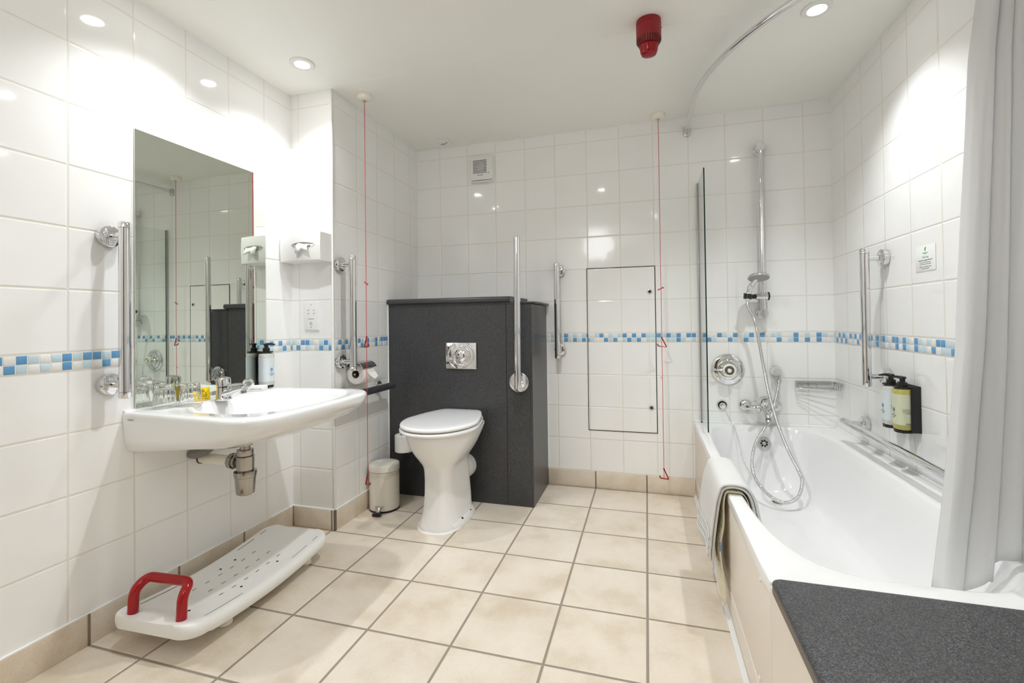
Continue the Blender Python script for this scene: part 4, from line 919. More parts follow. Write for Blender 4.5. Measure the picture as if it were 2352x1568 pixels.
for y, z in ((1.282, 0.392), (1.312, 0.128), (2.42, 0.150), (2.42, 0.118), (2.40, 0.088), (2.66, 0.392)):
    B().lathe((0.2624, y, z), (-1, 0, 0), [(0, 0.0062), (0.0015, 0.0062), (0.0035, 0.0045), (0.004, 0.0)], 20, True, False).build('screw_cap', MT['wplast'], t)
# overflow rosette on the far slope of the tub
oc = V((0.6085, 2.8385, 0.352)); od = V((0, -1, 0.17)).normalized()
B().lathe(oc + od * -0.006, od, [(0, 0.0365), (0.010, 0.0365), (0.013, 0.0330)], 6).build('overflow_cover', MT['chrome2'], t, ang=20)
u_, w_, _ = basis(od)
for k in range(7):
    a = 2 * PI * k / 7; B().lathe(oc + od * 0.0068 + (u_ * math.cos(a) + w_ * math.sin(a)) * 0.0145, od, [(0, 0.0056), (0.0009, 0.0056)], 16).build('overflow_hole', MT['inkd'], t)
B().lathe((0.636, 2.690, 0.0855), (0, 0, 1), [(0, 0.030), (0.0015, 0.0355), (0.003, 0.034), (0.0034, 0.026)], 40, True, False).build('drain_ring', MT['chrome'], t)
B().lathe((0.636, 2.690, 0.0868), (0, 0, 1), [(0, 0.026), (0.001, 0.0258)], 32).build('drain_hole', mat('brown_drain', rgb(104, 84, 66), rough=0.6, vary=0.1), t)

# ------------------------------------------------------------------ dark worktop at the near end of the bath
t = thing('bath_end_bench', 'grey speckled worktop bench at the near end of the bath', 'bench', (0.62, 0.2, 0))
b = B(); yb0, yb1 = YF + 0.07, 1.172; zt = 0.4585
def bench(q, z): 
    r = 0.020
    pts = [(0.2585 + q, yb0)] + [(0.2585 + q + (r - q * 0.6) * (1 - math.cos(a)), yb1 - q - (r - q * 0.6) * (1 - math.sin(a))) for a in [PI / 2 * k / 6 for k in range(7)]] + [(XR - 0.003, yb1 - q), (XR - 0.003, yb0)]
    return [V((x, y, z)) for x, y in pts]
B().loft([bench(0.003, 0.4300), bench(0.0, 0.4325), bench(0.0, 0.4500), bench(0.0015, 0.4545), bench(0.006, 0.4578), bench(0.011, zt)]).build('worktop', MT['granite2'], t, ang=50)
b = B().loft([[(0.25835, y, 0.4310), (0.25835, y, 0.4490), (0.2620, y, 0.4490), (0.2620, y, 0.4310)] for y in (yb0, yb1 - 0.022)]); b.build('edge_strip', MT['gedge'], t, smooth=False)
B().box((0.2625, yb0, 0.107), (0.272, by0b - 0.0006, 0.4295)).build('side_panel', MT['panel'], t, smooth=False)
B().box((0.2628, yb0, 0.001), (0.272, by0b - 0.0006, 0.1040)).build('plinth', MT['panel'], t, smooth=False)
B().box((0.2617, yb0, 0.1040), (0.2655, by0b - 0.0006, 0.1068)).build('seam_line', MT['sil'], t, smooth=False)
b = B().loft([[(0.2500, y, 0.0006), (0.2535, y, 0.004), (0.2600, y, 0.0125), (0.2622, y, 0.020), (0.2626, y, 0.0006)] for y in (yb0, by0b - 0.0006)]); b.build('floor_sealant', MT['sil'], t)
B().box((0.272, by0b - 0.012, 0.001), (XR - 0.003, by0b - 0.004, 0.4295)).build('end_board', MT['panel'], t, smooth=False)
B().tube([(0.285, yb1 + 0.004, 0.4410), (XR - 0.004, yb1 + 0.004, 0.4410)], 0.0045, 8).build('sealant_line', MT['sil'], t)

# ------------------------------------------------------------------ glass bath screen
t = thing('bath_screen', 'narrow clear glass bath screen hinged to the wall at the far end of the bath', 'bath screen', (0.300, 2.76, RZ))
B().box((0.2972, 2.612, 0.4470), (0.3032, 2.902, 1.832)).build('glass_pane', MT['pane'], t, smooth=False)
B().box((0.2971, 2.6085, 0.4470), (0.3033, 2.6118, 1.832)).build('polished_edge', MT['pedge'], t, smooth=False)
b = B().box((0.2962, 2.9045, 0.4440), (0.3042, D - 0.0008, 1.836), 0.001); b.build('wall_channel', MT['wire'], t)
B().box((0.2976, 2.9022, 0.4440), (0.3028, 2.9043, 1.832)).build('seal_strip', MT['greypl'], t, smooth=False)
b = B().lathe((0.2995, 2.893, 0.4395), (0, 0, 1), [(0, 0.0055), (0.006, 0.0055)], 14); b.build('foot_peg', MT['inkd'], t)
# ------------------------------------------------------------------ shower riser rail, slider, handset, hose
rx, ry = 0.6215, 2.868
t = thing('shower_riser_rail', 'tall chrome shower riser rail on the back wall over the bath', 'shower rail', (rx, D, 1.53))
ztop, zbot = 1.995, 1.066
B().cyl((rx + 0.004, ry, zbot + 0.004), (rx + 0.004, ry, ztop - 0.004), 0.0135, seg=28).build('rail', MT['chrome'], t)
for z in (ztop, zbot):
    B().lathe((rx + 0.004, D - 0.0008, z), (0, -1, 0), [(0, 0.0265), (0.004, 0.0265), (0.006, 0.0235), (0.070, 0.0235), (0.072, 0.0222)], 36).build('wall_mount', MT['chrome'], t)
sz = 1.161
b = B().lathe((rx - 0.034, ry, sz), (1, 0, 0), [(0, 0.018), (0.001, 0.020), (0.060, 0.020)], 28); sl = b.build('slider', MT['chrome'], t)
B().lathe((rx + 0.0265, ry, sz), (1, 0, 0), [(0, 0.0225), (0.004, 0.0235), (0.008, 0.021), (0.009, 0.0)], 28, True, False).build('clamp_knob', MT['black'], t)
b = B()
b.tube([(rx - 0.034, ry - 0.004, sz), (rx - 0.056, ry - 0.026, sz - 0.002), (rx - 0.066, ry - 0.040, sz - 0.003)], 0.012, 14, rad=[0.014, 0.012, 0.007]); b.lathe((rx - 0.0875, ry - 0.0635, sz - 0.014), (0.17, 0.17, 1), [(0, 0.0165), (0.0, 0.0210), (0.024, 0.0215), (0.024, 0.0170), (0, 0.0165)], 24, False, False)
b.tube([(rx - 0.098, ry - 0.075, sz + 0.0), (rx - 0.106, ry - 0.083, sz + 0.013)], 0.006, 8); b.build('handset_cradle', MT['black'], t)
# handset
hb = V((rx - 0.089, ry - 0.065, sz - 0.030)); hh_ = V((0.600, 2.792, 1.262)); hn = V((-0.02, -0.28, -0.96)).normalized()
t = thing('hand_shower', 'round chrome hand shower resting in the slider of the riser rail', 'shower head', tuple(hb))
hd0 = V((0.5835, 2.770, 1.2600))
B().lathe(hd0 - hn * 0.013, hn, [(0, 0.020), (0.003, 0.042), (0.006, 0.0525), (0.011, 0.0555), (0.0165, 0.0555), (0.019, 0.053)], 44).build('head', MT['chrome'], t)
B().lathe(hd0 + hn * 0.0062, hn, [(0, 0.0525), (0.0012, 0.0515), (0.0014, 0.0)], 44, True, False).build('spray_face', mat('grey_spray_plate', rgb(168, 172, 164), rough=0.4, vary=0.12, vscale=300), t)
hp = spline([hb, hb + V((0.006, 0.006, 0.035)), hb + V((0.022, 0.016, 0.085)), hd0 + V((0.0, 0.016, 0.004))], 0.008); n = len(hp)
B().tube(hp, 0.0125, 20, rad=[0.0112 + 0.0035 * math.sin(PI * i / (n - 1)) ** 2 for i in range(n)]).build('handle', MT['chrome'], t)
# hose from the wall outlet down into the bath and up to the handset
def hose(name, label, pts, r):
    P = spline(pts, 0.0016); n = len(P)
    o = B().tube(P, r, 10, rad=[r * (1.0 if (i // 2) % 2 else 0.86) for i in range(n)]).build(name, MT['chrome2'], None, ang=80)
    return tag(o, label, 'hose')
hose('shower_hose', 'long ribbed chrome shower hose looping down into the bath from the hand shower', [tuple(hb + V((-0.0005, -0.0005, -0.0045))), (0.5330, 2.800, 1.105), (0.5480, 2.803, 1.074), (0.5610, 2.803, 1.045), (0.5738, 2.80, 0.993), (0.6020, 2.80, 0.804), (0.6230, 2.776, 0.642), (0.6490, 2.735, 0.500), (0.6860, 2.690, 0.365), (0.7230, 2.650, 0.268), (0.7310, 2.625, 0.222), (0.7020, 2.590, 0.158), (0.6440, 2.575, 0.130), (0.5850, 2.600, 0.144), (0.5370, 2.66, 0.193), (0.5215, 2.705, 0.262), (0.5440, 2.735, 0.366), (0.5920, 2.755, 0.446), (0.6300, 2.795, 0.484), (0.6470, 2.812, 0.527), (0.6620, 2.824, 0.575), (0.6850, 2.857, 0.640), (0.6945, 2.8715, 0.6785)], 0.0088)
t = thing('wall_outlet_elbow', 'round chrome wall outlet elbow feeding the shower hose', 'wall outlet', (0.693, D, 0.742))
B().lathe((0.690, D - 0.0008, 0.7415), (0, -1, 0), [(0, 0.0295), (0.003, 0.0305), (0.012, 0.0285), (0.020, 0.0235), (0.052, 0.0225), (0.055, 0.0205)], 40).build('wall_rose', MT['chrome'], t)
B().cyl((0.6945, 2.8715, 0.7195), (0.6945, 2.8715, 0.6990), 0.0115, seg=24).build('outlet_neck', MT['chrome'], t)
B().lathe((0.6945, 2.8715, 0.6985), (0, 0, -1), [(0, 0.0135), (0.018, 0.0110)], 20).build('hose_nut', MT['chrome2'], t)

# ------------------------------------------------------------------ thermostatic valve
vx, vz = 0.4445, 0.7465
t = thing('shower_valve', 'large round chrome thermostatic shower valve on the back wall beside the bath screen', 'shower valve', (vx, D, vz))
B().lathe((vx, D - 0.0008, vz), (0, -1, 0), [(0, 0.086), (0.003, 0.0875), (0.007, 0.0865), (0.010, 0.080), (0.012, 0.062), (0.017, 0.058), (0.020, 0.052), (0.020, 0.044)], 56).build('face_plate', MT['chrome'], t)
B().lathe((vx, D - 0.0215, vz), (0, -1, 0), [(0, 0.040), (0.010, 0.041), (0.013, 0.037), (0.030, 0.036), (0.0315, 0.034)], 48).build('valve_body', MT['chrome'], t)
B().lathe((vx, D - 0.0535, vz), (0, -1, 0), [(0, 0.0345), (0.002, 0.0365), (0.014, 0.0360), (0.0165, 0.0335), (0.0165, 0.026), (0.012, 0.024)], 48, True, False).build('temperature_ring', MT['cream'], t)
B().lathe((vx, D - 0.0657, vz), (0, -1, 0), [(0, 0.0235), (0.004, 0.0225), (0.004, 0.012), (0.007, 0.0115), (0.008, 0.0)], 36, True, False).build('centre_cap', MT['chrome'], t)
B().lathe((vx, D - 0.0730, vz), (0, -1, 0), [(0, 0.0105), (0.0012, 0.0098)], 28).build('centre_badge', MT['cream'], t)
b = B()
for k in range(10):
    a = math.radians(150 + k * 30)
    if k == 0: continue
    b.lathe((vx + 0.0300 * math.cos(a), D - 0.0699, vz + 0.0300 * math.sin(a)), (0, -1, 0), [(0, 0.0014), (0.0006, 0.0014)], 10)
b.build('scale_dots', MT['ink'], t)
b = B()
for a in (178, 205): b.lathe((vx + 0.0300 * math.cos(math.radians(a)), D - 0.0699, vz + 0.0300 * math.sin(math.radians(a))), (0, -1, 0), [(0, 0.0019), (0.0006, 0.0019)], 10)
b.build('hot_dot', MT['red'], t)
B().tube([(vx - 0.032, D - 0.045, vz), (vx - 0.060, D - 0.047, vz), (vx - 0.083, D - 0.047, vz + 0.0005)], 0.0055, 14, rad=[0.0065, 0.005, 0.0042]).build('flow_lever', MT['chrome'], t)

# ------------------------------------------------------------------ bath mixer with lever
mz = 0.5445
t = thing('bath_mixer', 'chrome lever bath mixer with two round flanges above the bath end', 'bath mixer', (0.61, D, mz))
for x in (0.5335, 0.6860):
    b = B().lathe((x, D - 0.0008, mz), (0, -1, 0), [(0, 0.0325), (0.003, 0.0338), (0.010, 0.031), (0.018, 0.022), (0.020, 0.0175)], 36); b.build('wall_flange', MT['chrome'], t)
b = B()
b.tube(spline([(0.5335, D - 0.018, mz), (0.536, D - 0.045, mz - 0.001), (0.560, D - 0.068, mz - 0.001), (0.590, D - 0.074, mz)], 0.006), 0.0165, 20)
b.tube(spline([(0.6860, D - 0.018, mz), (0.683, D - 0.045, mz - 0.001), (0.660, D - 0.068, mz - 0.001), (0.630, D - 0.074, mz)], 0.006), 0.0165, 20)
b.lathe((0.570, D - 0.074, mz), (1, 0, 0), [(0, 0.012), (0.004, 0.021), (0.012, 0.025), (0.068, 0.025), (0.076, 0.021), (0.080, 0.012)], 32); b.build('body', MT['chrome'], t)
sp = spline([(0.608, D - 0.082, mz - 0.006), (0.611, D - 0.112, mz - 0.016), (0.614, D - 0.142, mz - 0.030), (0.6155, D - 0.160, mz - 0.047)], 0.006); n = len(sp)
B().tube(sp, 0.02, 20, rad=[0.0235 - 0.0075 * i / (n - 1) for i in range(n)]).build('spout', MT['chrome'], t)
B().lathe((0.6157, D - 0.1615, mz - 0.0485), (0.02, -0.25, -1), [(0, 0.0150), (0.003, 0.0165), (0.012, 0.0165), (0.014, 0.014)], 28).build('aerator', MT['chrome2'], t)
B().lathe((0.612, D - 0.086, mz + 0.017), (0.02, -0.45, 1), [(0, 0.0215), (0.012, 0.0235), (0.030, 0.0225), (0.038, 0.017), (0.041, 0.0)], 32, True, False).build('cartridge_cap', MT['chrome'], t)
sp = spline([(0.622, D - 0.092, mz + 0.060), (0.604, D - 0.112, mz + 0.066), (0.578, D - 0.128, mz + 0.056), (0.548, D - 0.140, mz + 0.041)], 0.006); n = len(sp)
B().tube(sp, 0.01, 18, rad=[0.017, ] * 2 + [0.0175 - 0.011 * (i / (n - 3)) for i in range(n - 2)], flat=(1.0, 0.55)).build('lever', MT['chrome'], t)

# ------------------------------------------------------------------ plug in its wall hole with chain to the overflow
t = thing('bath_plug', 'round chrome bath plug stored in a wall cup, its chain hanging into the bath', 'bath plug', (0.4125, D, 0.540))
B().lathe((0.4125, D - 0.0008, 0.540), (0, -1, 0), [(0, 0.0285), (0.004, 0.0285), (0.005, 0.0265), (0.005, 0.024), (0.002, 0.0235)], 36, True, False).build('wall_cup', MT['chrome'], t)
B().lathe((0.4125, D - 0.0030, 0.540), (0, -1, 0), [(0, 0.0232), (0.0008, 0.0232)], 32).build('cup_recess', MT['inkd'], t)
B().lathe((0.4140, D - 0.0042, 0.5365), (0, -1, 0), [(0, 0.0185), (0.006, 0.0180), (0.008, 0.015), (0.009, 0.005)], 32).build('plug', MT['chrome'], t)
CH = spline([(0.4175, 2.900, 0.536), (0.4230, 2.892, 0.512), (0.4430, 2.872, 0.473), (0.4610, 2.842, 0.432), (0.4760, 2.815, 0.364), (0.4850, 2.785, 0.300), (0.5010, 2.765, 0.243), (0.5280, 2.752, 0.206), (0.5480, 2.756, 0.203), (0.5720, 2.772, 0.238), (0.5850, 2.790, 0.280), (0.5960, 2.808, 0.318), (0.6030, 2.817, 0.338)], 0.002)
b = B(); acc = 0; last = CH[0]; k = 0
for i in range(1, len(CH)):
    acc += (CH[i] - CH[i - 1]).length
    if acc >= 0.0092:
        acc = 0; c = CH[i]; d = (c - last).normalized(); u_, w_, _ = basis(d); last = c
        e = (u_ * 0.7 + w_ * 0.7) if k % 2 else (u_ * 0.7 - w_ * 0.7); k += 1
        b.tube([c + d * 0.0068 * math.cos(a) + e * 0.0031 * math.sin(a) for a in [2 * PI * q / 12 for q in range(12)]], 0.0008, 6, closed=True)
b.build('chain', MT['chrome'], t)

# ------------------------------------------------------------------ wire soap basket in the corner
t = thing('soap_basket', 'chrome wire soap basket in the corner at the far end of the bath', 'soap basket', (0.89, D, 0.665))
zt_, zb_ = 0.684, 0.656
A0, A1, A2, A3 = V((0.778, D - 0.004, zt_)), V((0.972, D - 0.004, zt_)), V((0.972, 2.772, zt_)), V((0.792, 2.862, zt_))
topr = fillet([V((0.972 - 0.0, 2.785, zt_)), V((0.975, 2.80, zt_)), V((0.975, D - 0.014, zt_)), V((0.80, D - 0.010, zt_)), V((0.782, D - 0.020, zt_)), V((0.786, 2.868, zt_))], 0.02)
back = fillet([(0.787, 2.872, zt_), (0.784, D - 0.010, zt_), (0.973, D - 0.010, zt_), (0.974, 2.800, zt_), (0.935, 2.795, zt_)], 0.016)
B().tube(back, 0.0042, 12, flat=(1, 1.5)).build('top_rail', MT['wire'], t)
b = B()
lowf = fillet([(0.787, 2.866, zb_), (0.960, 2.798, zb_ - 0.0), (0.972, 2.800, zb_)], 0.01)
for s in range(6):
    f = s / 5
    p0 = V((0.785 + 0.002 * f, 2.868 + (D - 0.014 - 2.868) * f, zb_)); p1 = V((0.962 + 0.010 * f, 2.795 + (D - 0.014 - 2.795) * f, zb_))
    b.tube([p0, p1], 0.0019, 8)
for x in (0.815, 0.852, 0.888): b.tube(fillet([(x, D - 0.010, zt_), (x, D - 0.011, zb_), (x + 0.004, D - 0.030, zb_)], 0.008), 0.0019, 8)
for p in ((0.787, 2.872), (0.785, 2.895), (0.806, 2.86)): b.tube(fillet([(p[0], p[1], zt_), (p[0], p[1], zb_), (p[0] + 0.02, p[1] - 0.004, zb_)], 0.007), 0.0019, 8)
for p in ((0.935, 2.797), (0.955, 2.800), (0.971, 2.812), (0.972, 2.845), (0.972, 2.88)): b.tube(fillet([(p[0], p[1], zt_), (p[0], p[1], zb_ - 0.001), (p[0] - 0.02, p[1] + 0.008, zb_ - 0.001)], 0.007), 0.0019, 8)
b.build('wire_basket', MT['wire'], t)
B().lathe((0.85, D - 0.0008, zt_), (0, -1, 0), [(0, 0.007), (0.007, 0.006)], 16).build('wall_fixing', MT['chrome'], t)
B().lathe((XR - 0.0008, 2.86, zt_), (-1, 0, 0), [(0, 0.007), (0.006, 0.006)], 16).build('wall_fixing', MT['chrome'], t)

# ------------------------------------------------------------------ pump bottles on the bath wall
t = thing('bottle_bracket', 'double black bottle bracket on the bath wall, below the vertical grab rail', 'bracket', (XR, 2.175, 0.69))
WX = XR
y1, y2 = 2.135, 2.222
b = B().box((WX - 0.0095, y1 - 0.030, 0.5985), (WX - 0.0008, y2 + 0.030, 0.7760), 0.002); b.build('back_plate', MT['black'], t)
B().box((WX - 0.032, y1 - 0.0395, 0.600), (WX - 0.0008, y1 - 0.0345, 0.7755), 0.001).build('side_cheek', MT['black'], t)
for y in (y1, y2):
    B().loft([[V((WX - 0.041 - v, y + u, z)) for u, v in rr2d(0.058, 0.056, 0.024, 8)] for z in (0.5960, 0.6060)]).build('foot_tray', MT['black'], t)
    b = B(); b.lathe((WX - 0.041, y, 0.7660), (0, 0, 1), [(0, 0.0215), (0, 0.0285), (0.005, 0.0285), (0.005, 0.0215), (0, 0.0215)], 32, False, False); b.box((WX - 0.018, y - 0.024, 0.7660), (WX - 0.0095, y + 0.024, 0.7710)); b.build('neck_ring', MT['black'], t)
pump_bottle((WX - 0.041, y2, 0.6070), (-1, 0, 0), (0, 1, 0), 'pump bottle of pale gel with teal mark, the farther of the two over the bath', MT['gelw'], MT['lab1'], MT['teal'], 0.066, 0.058, 0.1540, group=None, turn=0.2, pring=-1)
pump_bottle((WX - 0.041, y1, 0.6070), (-1, 0, 0), (0, 1, 0), 'pump bottle of yellow gel, the nearer of the two over the bath', MT['gely'], MT['lab2'], MT['grey'], 0.066, 0.058, 0.1540, group=None, turn=0.9, pring=-1)

# ------------------------------------------------------------------ warning notice
t = thing('warning_sign', 'small white warning notice with green heading stuck on the bath wall tiles', 'notice', (XR, 2.047, 1.25))
slab(B(), (XR - 0.0007, 2.047, 1.252), (0, -1, 0), (0, 0, 1), 0.126, 0.094, 0.0008, 0.001, 0.0001).build('sheet', mat('notice_sheet', (0.82, 0.83, 0.83), rough=0.35, vary=0.01), t)
nx = XR - 0.0017; TX = lambda nm, s, sz, z, m, bold=False: text(nm, s, sz, (nx, 2.047, z), (0, -1, 0), (0, 0, 1), m, t, 'CENTER', 0.0001, bold)
b = B()
for pts in ([(2.0425, 1.2935), (2.0475, 1.2870), (2.0500, 1.2800)], [(2.0425, 1.2935), (2.0450, 1.2860), (2.0475, 1.2765)], [(2.0490, 1.2885), (2.0450, 1.2855), (2.0415, 1.2905)]):
    b.tube([(nx, y, z) for y, z in pts], 0.0012, 6, rad=[0.0006, 0.0017, 0.0006])
b.build('green_emblem', MT['inkg'], t)
TX('brand_line', 'Holiday Inn', 0.0070, 1.2690, MT['inkg'], True)
B().box((nx, 2.040, 1.2650), (nx + 0.0004, 2.054, 1.2655)).build('rule_line', MT['ink'], t, smooth=False)
TX('heading', 'Warning', 0.0115, 1.2525, MT['inkg'])
TX('bold_line', 'Surfaces may be slippery when wet!', 0.0060, 1.2430, MT['ink'], True)
for k, s in enumerate(('For your own safety, please ensure', 'the shower curtain is inside the bath.', 'Rubber mats are available on request,', 'please contact reception.')):
    TX('text_line', s, 0.0048, 1.2355 - k * 0.0065 - (0.003 if k > 1 else 0), MT['ink'])

# ------------------------------------------------------------------ curtain rail and curtain
RZc = 2.155; Rr = 1.10; yc0 = 2.56; xc0 = 0.2465
pts = [(xc0, D - 0.004, RZc), (xc0, 2.75, RZc), (xc0, yc0, RZc)]
for k in range(1, 25):
    a = math.radians(70.6 * k / 24); pts.append((xc0 + Rr * (1 - math.cos(a)), yc0 - Rr * math.sin(a), RZc))
RP = spline([p for p in pts if p[0] < XR - 0.006], 0.02)
t = thing('curtain_rail', 'curved chrome shower curtain rail below the ceiling over the bath', 'curtain rail', (xc0, D, RZc))
B().tube(RP, 0.0125, 20).build('rail', MT['chrome'], t)
b = B(); slab(b, (xc0, D - 0.0008, RZc - 0.006), (1, 0, 0), (0, 0, 1), 0.036, 0.062, 0.007, 0.012, 0.002); b.lathe((xc0, D - 0.008, RZc), (0, -1, 0), [(0, 0.016), (0.022, 0.015), (0.024, 0.0135)], 24); b.build('wall_bracket', MT['chrome2'], t)
e = RP[-1]; b = B(); b.lathe((XR - 0.0008, e.y - 0.006, RZc), (-1, 0.30, 0), [(0, 0.018), (0.020, 0.016)], 24); b.build('wall_bracket', MT['chrome2'], t)

t = thing('shower_curtain', 'white shower curtain bunched at the right, hanging into the bath', 'curtain', (0.9, 1.5, 1.3))
NZ = 50; NS = 220; ZC0 = 0.372
zs = [2.128 - (2.128 - ZC0) * k / (NZ - 1) for k in range(NZ)]
def lx(z):   # left outline of the bunch
    pts = [(2.2, 0.868), (1.90, 0.832), (1.70, 0.806), (1.33, 0.781), (0.95, 0.756), (0.62, 0.722), (0.43, 0.697), (0.30, 0.680)]
    for (a, xa), (c, xc) in zip(pts, pts[1:]):
        if z >= c: return xa + (xc - xa) * (a - z) / (a - c)
    return pts[-1][1]
NF = 4.6
def tub_floor(x, y):
    """lowest height that stays clear of the tub (or its deck) at x, y"""
    for z, x0_, x1_, y0_, n_ in ((0.4385, 0.2955, 0.888, 1.252, 4.0), (0.428, 0.307, 0.876, 1.268, 3.9), (0.388, 0.316, 0.866, 1.300, 3.7), (0.34, 0.324, 0.857, 1.343, 3.5), (0.30, 0.330, 0.850, 1.375, 3.4)):
        q = abs((x - (x0_ + x1_) / 2) / ((x1_ - x0_) / 2)) ** n_ + abs((y - ccy) / (ccy - y0_)) ** n_
        if q > 0.90: return z + 0.009
    return 0.30
cols = []
for k in range(NS):
    u = k / (NS - 1); col = []
    def pos(z):
        s_ = (2.128 - z) / 1.78; x0 = lx(z); x1 = 0.962 - 0.020 * s_
        uu = u + 0.020 * math.sin(2 * PI * u + 1.5 * z) + 0.012 * math.sin(2.1 * z + 2)
        ph = PI * NF * min(max(uu, 0), 1); fold = int(ph / PI)
        w = abs(math.sin(ph)) ** 0.72
        amp = (0.052 + 0.018 * s_) * (1.0, 0.92, 0.80, 0.95, 0.8)[min(fold, 4)]
        y = 1.478 - 0.012 * s_ - amp * w
        x = x0 + (x1 - x0) * u - 0.010 * math.sin(2 * ph) * (0.4 + s_)
        a_ = noise.noise(V((u * 5, z * 2.0, 1.3))); b_ = noise.noise(V((u * 14, z * 5.0, 7.3)))
        y += (0.010 * a_ + 0.003 * b_) * (0.3 + s_); x += 0.004 * a_
        return min(max(x, x0 - 0.002), XR - 0.010), y
    hem = 0.350
    for it in range(3):
        x_, y_ = pos(hem); hem = max(0.350, max(tub_floor(x_ + dx_, y_ + dy_) for dx_ in (-0.004, 0.004) for dy_ in (-0.004, 0.004)))
    for j in range(NZ):
        z = 2.128 - (2.128 - hem) * j / (NZ - 1); x_, y_ = pos(z); col.append((x_, y_, z))
    cols.append(col)
# the hem eases between neighbours so that the cloth never steps
hm = [c[-1][2] for c in cols]
hm = [max(hm[max(0, i - 14):i + 15]) for i in range(NS)]
hm = [sum(hm[max(0, i - 12):i + 13]) / len(hm[max(0, i - 12):i + 13]) for i in range(NS)]
cols = [[(x, y, 2.128 - (2.128 - z) * (2.128 - hm[i]) / (2.128 - c[-1][2])) for x, y, z in c] for i, c in enumerate(cols)]
rows = [[cols[k][j] for k in range(NS)] for j in range(NZ)]
o = B().grid(rows).build('cloth', MT['curtain'], t, ang=180); md = o.modifiers.new('thick', 'SOLIDIFY'); md.thickness = 0.0012
for k in range(7):
    q = RP[-3 - k]
    tn = (RP[-2 - k] - RP[-4 - k]).normalized(); u_, w_, _ = basis(tn)
    B().tube([q + (u_ * math.cos(a) + w_ * math.sin(a)) * 0.0205 + V((0, 0, -0.005)) for a in [2 * PI * i / 20 for i in range(20)]], 0.0016, 6, closed=True).build('curtain_ring', MT['wplast'], t)

# ------------------------------------------------------------------ towelling bath mat and rubber mat over the bath edge
def drape(path, y0, y1, ny, wob=0.0, seed=0, skew=None):
    P = spline(path, 0.008); rows = []; n = len(P)
    for j in range(ny):
        f = j / (ny - 1); y = y0 + (y1 - y0) * f; row = []
        for i, p in enumerate(P):
            s = i / (n - 1); hang = max(0, RZ - p.z)
            dx = wob * hang * (noise.noise(V((y * 9 + seed, p.z * 5, seed))) - 0.1)
            sk = skew(f, s, hang) if skew else (0, 0, 0)
            row.append((p.x + dx + sk[0], y + sk[1], p.z + sk[2]))
        rows.append(row)
    return rows
RT = RZ + 0.0012
# rubber mat lies directly on the rim
path = [(0.2405, 0, 0.060), (0.2440, 0, 0.110), (0.2370, 0, 0.180), (0.2330, 0, 0.250), (0.2440, 0, 0.330), (0.2450, 0, 0.405), (0.2530, 0, RZ + 0.004), (0.268, 0, RZ + 0.0085), (0.286, 0, RZ + 0.0085), (0.304, 0, RZ + 0.005), (0.3190, 0, RZ - 0.016), (0.3290, 0, RZ - 0.06), (0.3370, 0, RZ - 0.10)]
o = B().grid(drape(path, 1.735, 2.03, 14, 0.05, 3, lambda f, s, h: (-0.018 * h * math.sin(f * 8), 0, 0.05 * f * (1 if s < 0.2 else 0)))).build('rubber_bath_mat', MT['rubber'], None, ang=180)
md = o.modifiers.new('thick', 'SOLIDIFY'); md.thickness = 0.0022; md.offset = 0
tag(o, 'cream perforated rubber bath mat draped over the bath edge beneath the towel', 'bath mat')
P = spline(path, 0.008); b = B(); n = len(P)
for i in range(4, n - 4, 3):
    p = P[i]; tn = (P[i + 1] - P[i - 1]).normalized(); nm = V((-tn.z, 0, tn.x)); 
    if nm.x > 0 and p.z < RZ - 0.02 and p.x < 0.27: nm = -nm
    for j in range(8):
        y = 1.752 + j * 0.034 + (0.017 if (i // 3) % 2 else 0); f = (y - 1.735) / 0.295; hang = max(0, RZ - p.z)
        if y > 2.01 or p.z < 0.15: continue
        c = V((p.x + 0.05 * hang * (noise.noise(V((y * 9 + 3, p.z * 5, 3))) - 0.1) - 0.018 * hang * math.sin(f * 8), y, p.z)) + nm * 0.0014
        b.add([c + tn * 0.006 * math.cos(a) + V((0, 1, 0)) * 0.0028 * math.sin(a) for a in [2 * PI * q / 10 for q in range(10)]], [tuple(range(10))])
b.build('perforations', MT['rubberd'], o, smooth=False)
# towelling mat, folded double, on top
path2 = [(0.216, 0, 0.205), (0.214, 0, 0.235), (0.218, 0, 0.300), (0.2260, 0, 0.370), (0.2330, 0, 0.420), (0.2450, 0, RZ + 0.016), (0.266, 0, RZ + 0.0245), (0.288, 0, RZ + 0.0245), (0.312, 0, RZ + 0.016), (0.3310, 0, RZ - 0.010), (0.3430, 0, RZ - 0.06), (0.3530, 0, RZ - 0.105)]
t = thing('towelling_bath_mat', 'white towelling bath mat folded over the bath edge', 'bath mat', (0.26, 1.89, RZ + 0.02))
sk = lambda f, s, h: (-0.075 * h * f * f * (1 if s < 0.5 else 0) - 0.010 * h * math.sin(f * 9 + 1) * (1 if s < 0.5 else 0), 0, 0.0)
for nm, off, yy0, yy1, zcut in (('upper_fold', 0.0105, 1.728, 2.055, 0.0), ('lower_fold', 0.0, 1.733, 2.050, 0.0)):
    pp = []
    for i, (x, _, z) in enumerate(path2):
        sgn = -1 if x < 0.25 else (1 if x > 0.306 else 0); 
        kx = off * sgn * (1.0 if z < RZ - 0.005 else 0.6); kz = off * (1.0 if z > RZ + 0.01 else 0.0)
        pp.append((x + kx, 0, z + kz + (0.0 if nm == 'upper_fold' else (-0.032 if i == 0 else 0))))
    o = B().grid(drape(pp, yy0, yy1, 26, 0.06, 11, sk)).build(nm, MT['towel'], t, ang=180)
    md = o.modifiers.new('thick', 'SOLIDIFY'); md.thickness = 0.0095; md.offset = 0
    sb = o.modifiers.new('soft', 'SUBSURF'); sb.levels = 1; sb.render_levels = 1
